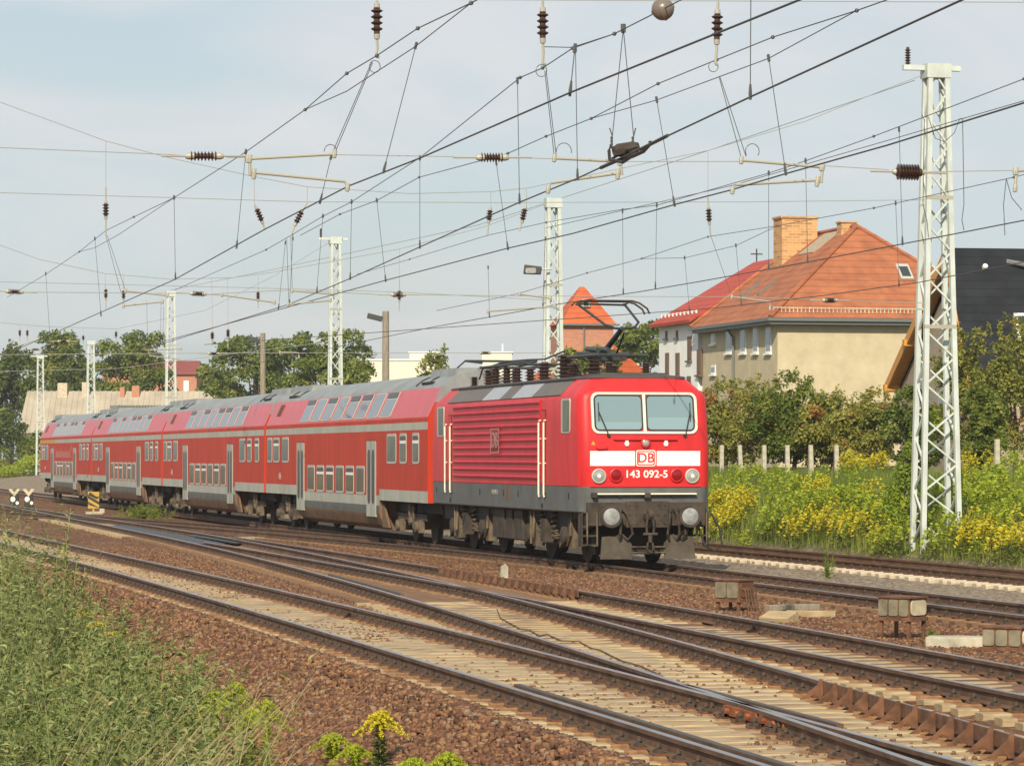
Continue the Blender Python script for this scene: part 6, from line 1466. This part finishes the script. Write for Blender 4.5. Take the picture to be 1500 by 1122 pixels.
# foreground weeds on the slope below the nearest rail
def weed_stems(bases, hts, leaves, name, material, label=None, parent=None, thick=0.004, Ln=(0.07, 0.14), Wn=(0.010, 0.020), curve=0.25, kind='stuff', bias=(0.12, 0.0), tmean=0.45):
    V, T = [], []; nS = len(bases)
    bend = rng.normal(0, curve, (nS, 2)) + np.array(bias)
    seg = 5; fr2 = np.linspace(0, 1, seg + 1)
    pts = np.stack([bases[:, None, 0] + bend[:, None, 0] * hts[:, None] * fr2 ** 2, bases[:, None, 1] + bend[:, None, 1] * hts[:, None] * fr2 ** 2, bases[:, None, 2] + hts[:, None] * fr2], -1)
    wv = np.array([1, 0, 0]) * thick
    wd_ = (1 - 0.7 * fr2)[None, :, None]
    Lf, Rt = pts - wv * wd_, pts + wv * wd_
    V.append(np.stack([Lf[:, :-1], Rt[:, :-1], Rt[:, 1:], Lf[:, 1:]], 2).reshape(-1, 3)); T.append(np.repeat(np.clip(rng.normal(0.62, 0.16, nS), 0, 1), seg))
    idx_ = np.repeat(np.arange(nS), leaves); k = len(idx_); s_ = rng.uniform(0.12, 1.0, k)
    q = np.stack([bases[idx_, 0] + bend[idx_, 0] * hts[idx_] * s_ ** 2, bases[idx_, 1] + bend[idx_, 1] * hts[idx_] * s_ ** 2, bases[idx_, 2] + hts[idx_] * s_], 1)
    d = unit(k); d[:, 2] = rng.uniform(0.1, 1.1, k); d /= np.linalg.norm(d, axis=1, keepdims=True)
    sc = (1.15 - 0.6 * s_)
    V.append(leaf_quads(q, d, rng.uniform(*Ln, k) * sc, rng.uniform(*Wn, k) * sc, droop=0.25)); stt = np.repeat(rng.normal(0, 0.15, nS), leaves); T.append(np.clip(rng.normal(tmean, 0.22, k) + stt, 0, 1))
    V = np.concatenate(V); T = np.concatenate(T)
    o = mesh_np(name, V, quads(len(V) // 4), material, tint=T, parent=parent)
    return o
nC = 250; Yc_ = 31.5 + 40 * rng.uniform(0, 1, nC) ** 1.3; dc_ = 1.95 + 0.8 * np.clip((41 - Yc_) / 5, 0, 1) + 2.8 * rng.uniform(0, 1, nC) ** 0.8
hc_ = rng.uniform(0.75, 1.25, nC); ci = np.repeat(np.arange(nC), 7); nS = len(ci); Yw = Yc_[ci] + rng.normal(0, 0.16, nS); dw = dc_[ci] + rng.normal(0, 0.09, nS)
Xw = np.vectorize(Rf)(Yw) - dw / 0.97; Zw = ground_h(Xw, Yw)
hh = (rng.uniform(0.35, 1.0, nS) ** 1.3 * (0.45 + 1.15 * np.clip((dw - 1.6) / 1.6, 0, 1)) + 0.12) * hc_[ci] * (1 + 0.25 * patchy(Xw, Yw, 1.6)) * (1 + 0.65 * np.clip((Yw - 46) / 16, 0, 1))
o = weed_stems(np.stack([Xw, Yw, Zw - 0.03], 1), hh * 1.08, 34, 'weeds', M['weed'], Ln=(0.10, 0.27), Wn=(0.022, 0.055), tmean=0.46)
tag(o, 'grey green weeds with narrow leaves on the slope at the lower left', 'weeds', kind='stuff')
nS = 420; Yw = 31 + 36 * rng.uniform(0, 1, nS) ** 1.3; dw = 1.95 + 0.7 * np.clip((41 - Yw) / 5, 0, 1) + 1.9 * rng.uniform(0, 1, nS); Xw = np.vectorize(Rf)(Yw) - dw / 0.97; Zw = ground_h(Xw, Yw)
o = weed_stems(np.stack([Xw, Yw, Zw - 0.03], 1), rng.uniform(0.55, 1.25, nS) * np.clip(0.5 + (dw - 1.6) * 0.6, 0.4, 1.2), 44, 'tall_weeds', M['weed'], Ln=(0.07, 0.17), Wn=(0.012, 0.026), tmean=0.74, curve=0.12, thick=0.006)
tag(o, 'taller pale green leafy stems standing among the weeds at the lower left', 'weeds', kind='stuff')
nS = 95; Yw = rng.uniform(29.5, 35, nS); dw = 3.2 + 1.9 * rng.uniform(0, 1, nS); Xw = np.vectorize(Rf)(Yw) - dw / 0.97; Zw = ground_h(Xw, Yw)
o = weed_stems(np.stack([Xw, Yw, Zw - 0.03], 1), rng.uniform(1.2, 2.05, nS), 2, 'dry_grass', M['straw'], Ln=(0.25, 0.5), Wn=(0.006, 0.010), curve=0.2, bias=(0.6, 0.0), thick=0.0065, tmean=0.5)
tag(o, 'dry straw coloured grass stalks leaning to the right at the lower left', 'grass', kind='stuff')
def px_on_slope(px, d):       # ground point at distance d below the nearest rail seen at column px
    k = (px - 750) / F; lo, hi = 24.0, 90.0; g = lambda Y: Rf(Y) - d / 0.97 - k * Y
    for _ in range(50):
        m_ = (lo + hi) / 2
        if g(m_) > 0: lo = m_
        else: hi = m_
    return np.array([k * lo, lo, ground_z(k * lo, lo)])
# the tall spindly weed
b = px_on_slope(92, 2.0); tw_ = thing('tall_weed', 'tall spindly green weed rising in front of the two nearest rails at the left', 'weed', tuple(b))
bs = np.array([[0, 0, 0], [0.09, 0.1, 0], [-0.13, 0.0, 0], [0.17, -0.1, 0], [-0.28, 0.1, 0], [0.3, 0.1, 0]]); hs = np.array([2.35, 2.0, 1.75, 1.5, 1.4, 1.3])
weed_stems(bs, hs, 95, 'stems', M['weed'], parent=tw_, thick=0.014, Ln=(0.12, 0.26), Wn=(0.026, 0.05), curve=0.05, bias=(0.06, 0), tmean=0.58)
b = px_on_slope(4, 2.2); t = thing('feathery_weed', 'bushy light green weed cut by the left edge of the picture', 'weed', tuple(b))
nn = 26; weed_stems(np.stack([rng.normal(0, 0.22, nn), rng.normal(0, 0.25, nn), np.zeros(nn)], 1), rng.uniform(0.8, 1.65, nn), 90, 'stems', M['bank_grass'], parent=t, thick=0.008, Ln=(0.08, 0.18), Wn=(0.012, 0.024), curve=0.08, bias=(0, 0), tmean=0.32)
def goldenrod_plant(px, d, h, flower, label, n_br=20, wide=0.30):
    b = px_on_slope(px, d); t = thing('goldenrod_plant', label, 'goldenrod', tuple(b), 0, 'goldenrod plants in the foreground')
    weed_stems(np.array([[0, 0, 0.0]]), np.array([h]), 260, 'stem_leaves', M['goldgreen'] if flower != 'gold' else M['weed'], parent=t, thick=0.008, Ln=(0.09, 0.16), Wn=(0.016, 0.028), curve=0.02, bias=(0, 0), tmean=0.3)
    P, D, L_, W_ = [], [], [], []
    for i in range(n_br):
        s_ = i / n_br; ang = i * 2.4; ln = wide * (1 - 0.75 * s_); k = 100; u = rng.uniform(0.05, 1, k)
        z = h * 0.80 + s_ * 0.26 * (h ** 0.5) + u * ln * 0.55 - (u ** 2) * ln * 0.85
        P.append(np.stack([np.cos(ang) * u * ln, np.sin(ang) * u * ln, z], 1) + rng.normal(0, 0.006, (k, 3))); dd = unit(k); dd[:, 2] = np.abs(dd[:, 2]); D.append(dd); L_.append(rng.uniform(0.016, 0.032, k)); W_.append(rng.uniform(0.010, 0.018, k))
    P, D, L_, W_ = map(np.concatenate, (P, D, L_, W_))
    mesh_np('flower_head', leaf_quads(P, D, L_, W_), quads(len(P)), M['gold'] if flower == 'gold' else M['goldgreen'], parent=t, tint=np.clip(rng.normal(0.74, 0.2, len(P)), 0, 1))
    return t
goldenrod_plant(557, 1.62, 0.50, 'gold', 'single goldenrod with a drooping bright yellow head at the bottom of the picture', 22, 0.30)
goldenrod_plant(390, 2.5, 1.0, 'bud', 'yellow green goldenrod with a tall leafy stem, right end of the weed patch')
goldenrod_plant(346, 2.65, 1.2, 'bud', 'tallest budding goldenrod, third from the right end of the weed patch')
goldenrod_plant(314, 2.75, 1.1, 'bud', 'budding goldenrod, fourth from the right end of the weed patch')
goldenrod_plant(368, 2.58, 0.92, 'bud', 'shorter budding goldenrod, second from the right end of the weed patch')
goldenrod_plant(488, 1.75, 0.20, 'bud', 'low budding goldenrod left of the yellow flower head')
goldenrod_plant(520, 1.80, 0.24, 'bud', 'low budding goldenrod tucked against the yellow flower head')
goldenrod_plant(606, 1.55, 0.13, 'bud', 'very low budding goldenrod just right of the yellow flower head')
goldenrod_plant(656, 1.5, 0.26, 'bud', 'rightmost low budding goldenrod at the bottom of the picture')
# yellow tansy heads among the weeds
for k_, (px, d, h) in enumerate(((126, 2.1, 0.75), (142, 2.15, 0.7), (168, 2.1, 0.62))):
    b = px_on_slope(px, d); t = thing('tansy_plant', ['tansy with a flat yellow flower head, leftmost in the weeds', 'tansy with yellow flowers between two others in the weeds', 'tansy with a flat yellow flower head, rightmost in the weeds'][k_], 'wild flower', tuple(b), 0, 'yellow tansy in the weeds')
    weed_stems(np.array([[0, 0, 0.0], [0.04, 0, 0]]), np.array([h, h * 0.9]), 40, 'stem_leaves', M['weed'], parent=t, curve=0.03, bias=(0, 0))
    k = 130; P = np.stack([rng.normal(0, 0.07, k), rng.normal(0, 0.07, k), h + rng.normal(0, 0.025, k)], 1); mesh_np('flower_head', leaf_quads(P, unit(k), np.full(k, 0.03), np.full(k, 0.026)), quads(k), M['gold'], parent=t, tint=rng.uniform(0.3, 1, k))
# small plants among the tracks
for px, py, h, lab in ((1214, 848, 0.85, 'slender green weed growing in the grey ballast beside the right rails'), (1371, 944, 0.25, 'tiny green weed at the foot of the tall legged cable box')):
    p = G(px, py, -0.23); t = thing('small_weed', lab, 'weed', (p.x, p.y, -0.25), group='weeds growing between the tracks')
    nn = 9; weed_stems(np.stack([rng.normal(0, 0.06, nn), rng.normal(0, 0.06, nn), np.zeros(nn)], 1), rng.uniform(0.4, 1.0, nn) * h, 60, 'stems', M['bank_grass'], parent=t, Ln=(0.06, 0.12), Wn=(0.015, 0.025), curve=0.1, bias=(0, 0), thick=0.006, tmean=0.35)
p = G(213, 757, -0.1); t = thing('low_shrub', 'low light green shrub on the ballast in front of the third coach', 'shrub', (p.x, p.y, -0.2))
nn = 120; weed_stems(np.stack([rng.normal(0, 0.42, nn), rng.normal(0, 0.3, nn), np.zeros(nn)], 1), rng.uniform(0.3, 0.62, nn), 30, 'stems', M['bank_grass'], parent=t, Ln=(0.1, 0.2), Wn=(0.025, 0.045), curve=0.35, bias=(0, 0), thick=0.008, tmean=0.45)

# ------------------------------------------------------------------ summer haze over the railway land
hz = MB(); hz.box(-1450, 1450, -70, 2700, -4, 34)
hm = bpy.data.materials.new('summer_haze'); hm.use_nodes = True; ht = hm.node_tree; ht.nodes.clear()
ho_ = ht.nodes.new('ShaderNodeOutputMaterial'); hv = ht.nodes.new('ShaderNodeVolumePrincipled')
hv.inputs['Color'].default_value = (0.93, 0.95, 1.0, 1); hv.inputs['Density'].default_value = 0.0002; hv.inputs['Anisotropy'].default_value = 0.2
ht.links.new(hv.outputs[0], ho_.inputs['Volume'])
tag(hz.build('haze', hm), 'thin warm summer haze softening the far trees', 'haze', kind='stuff')
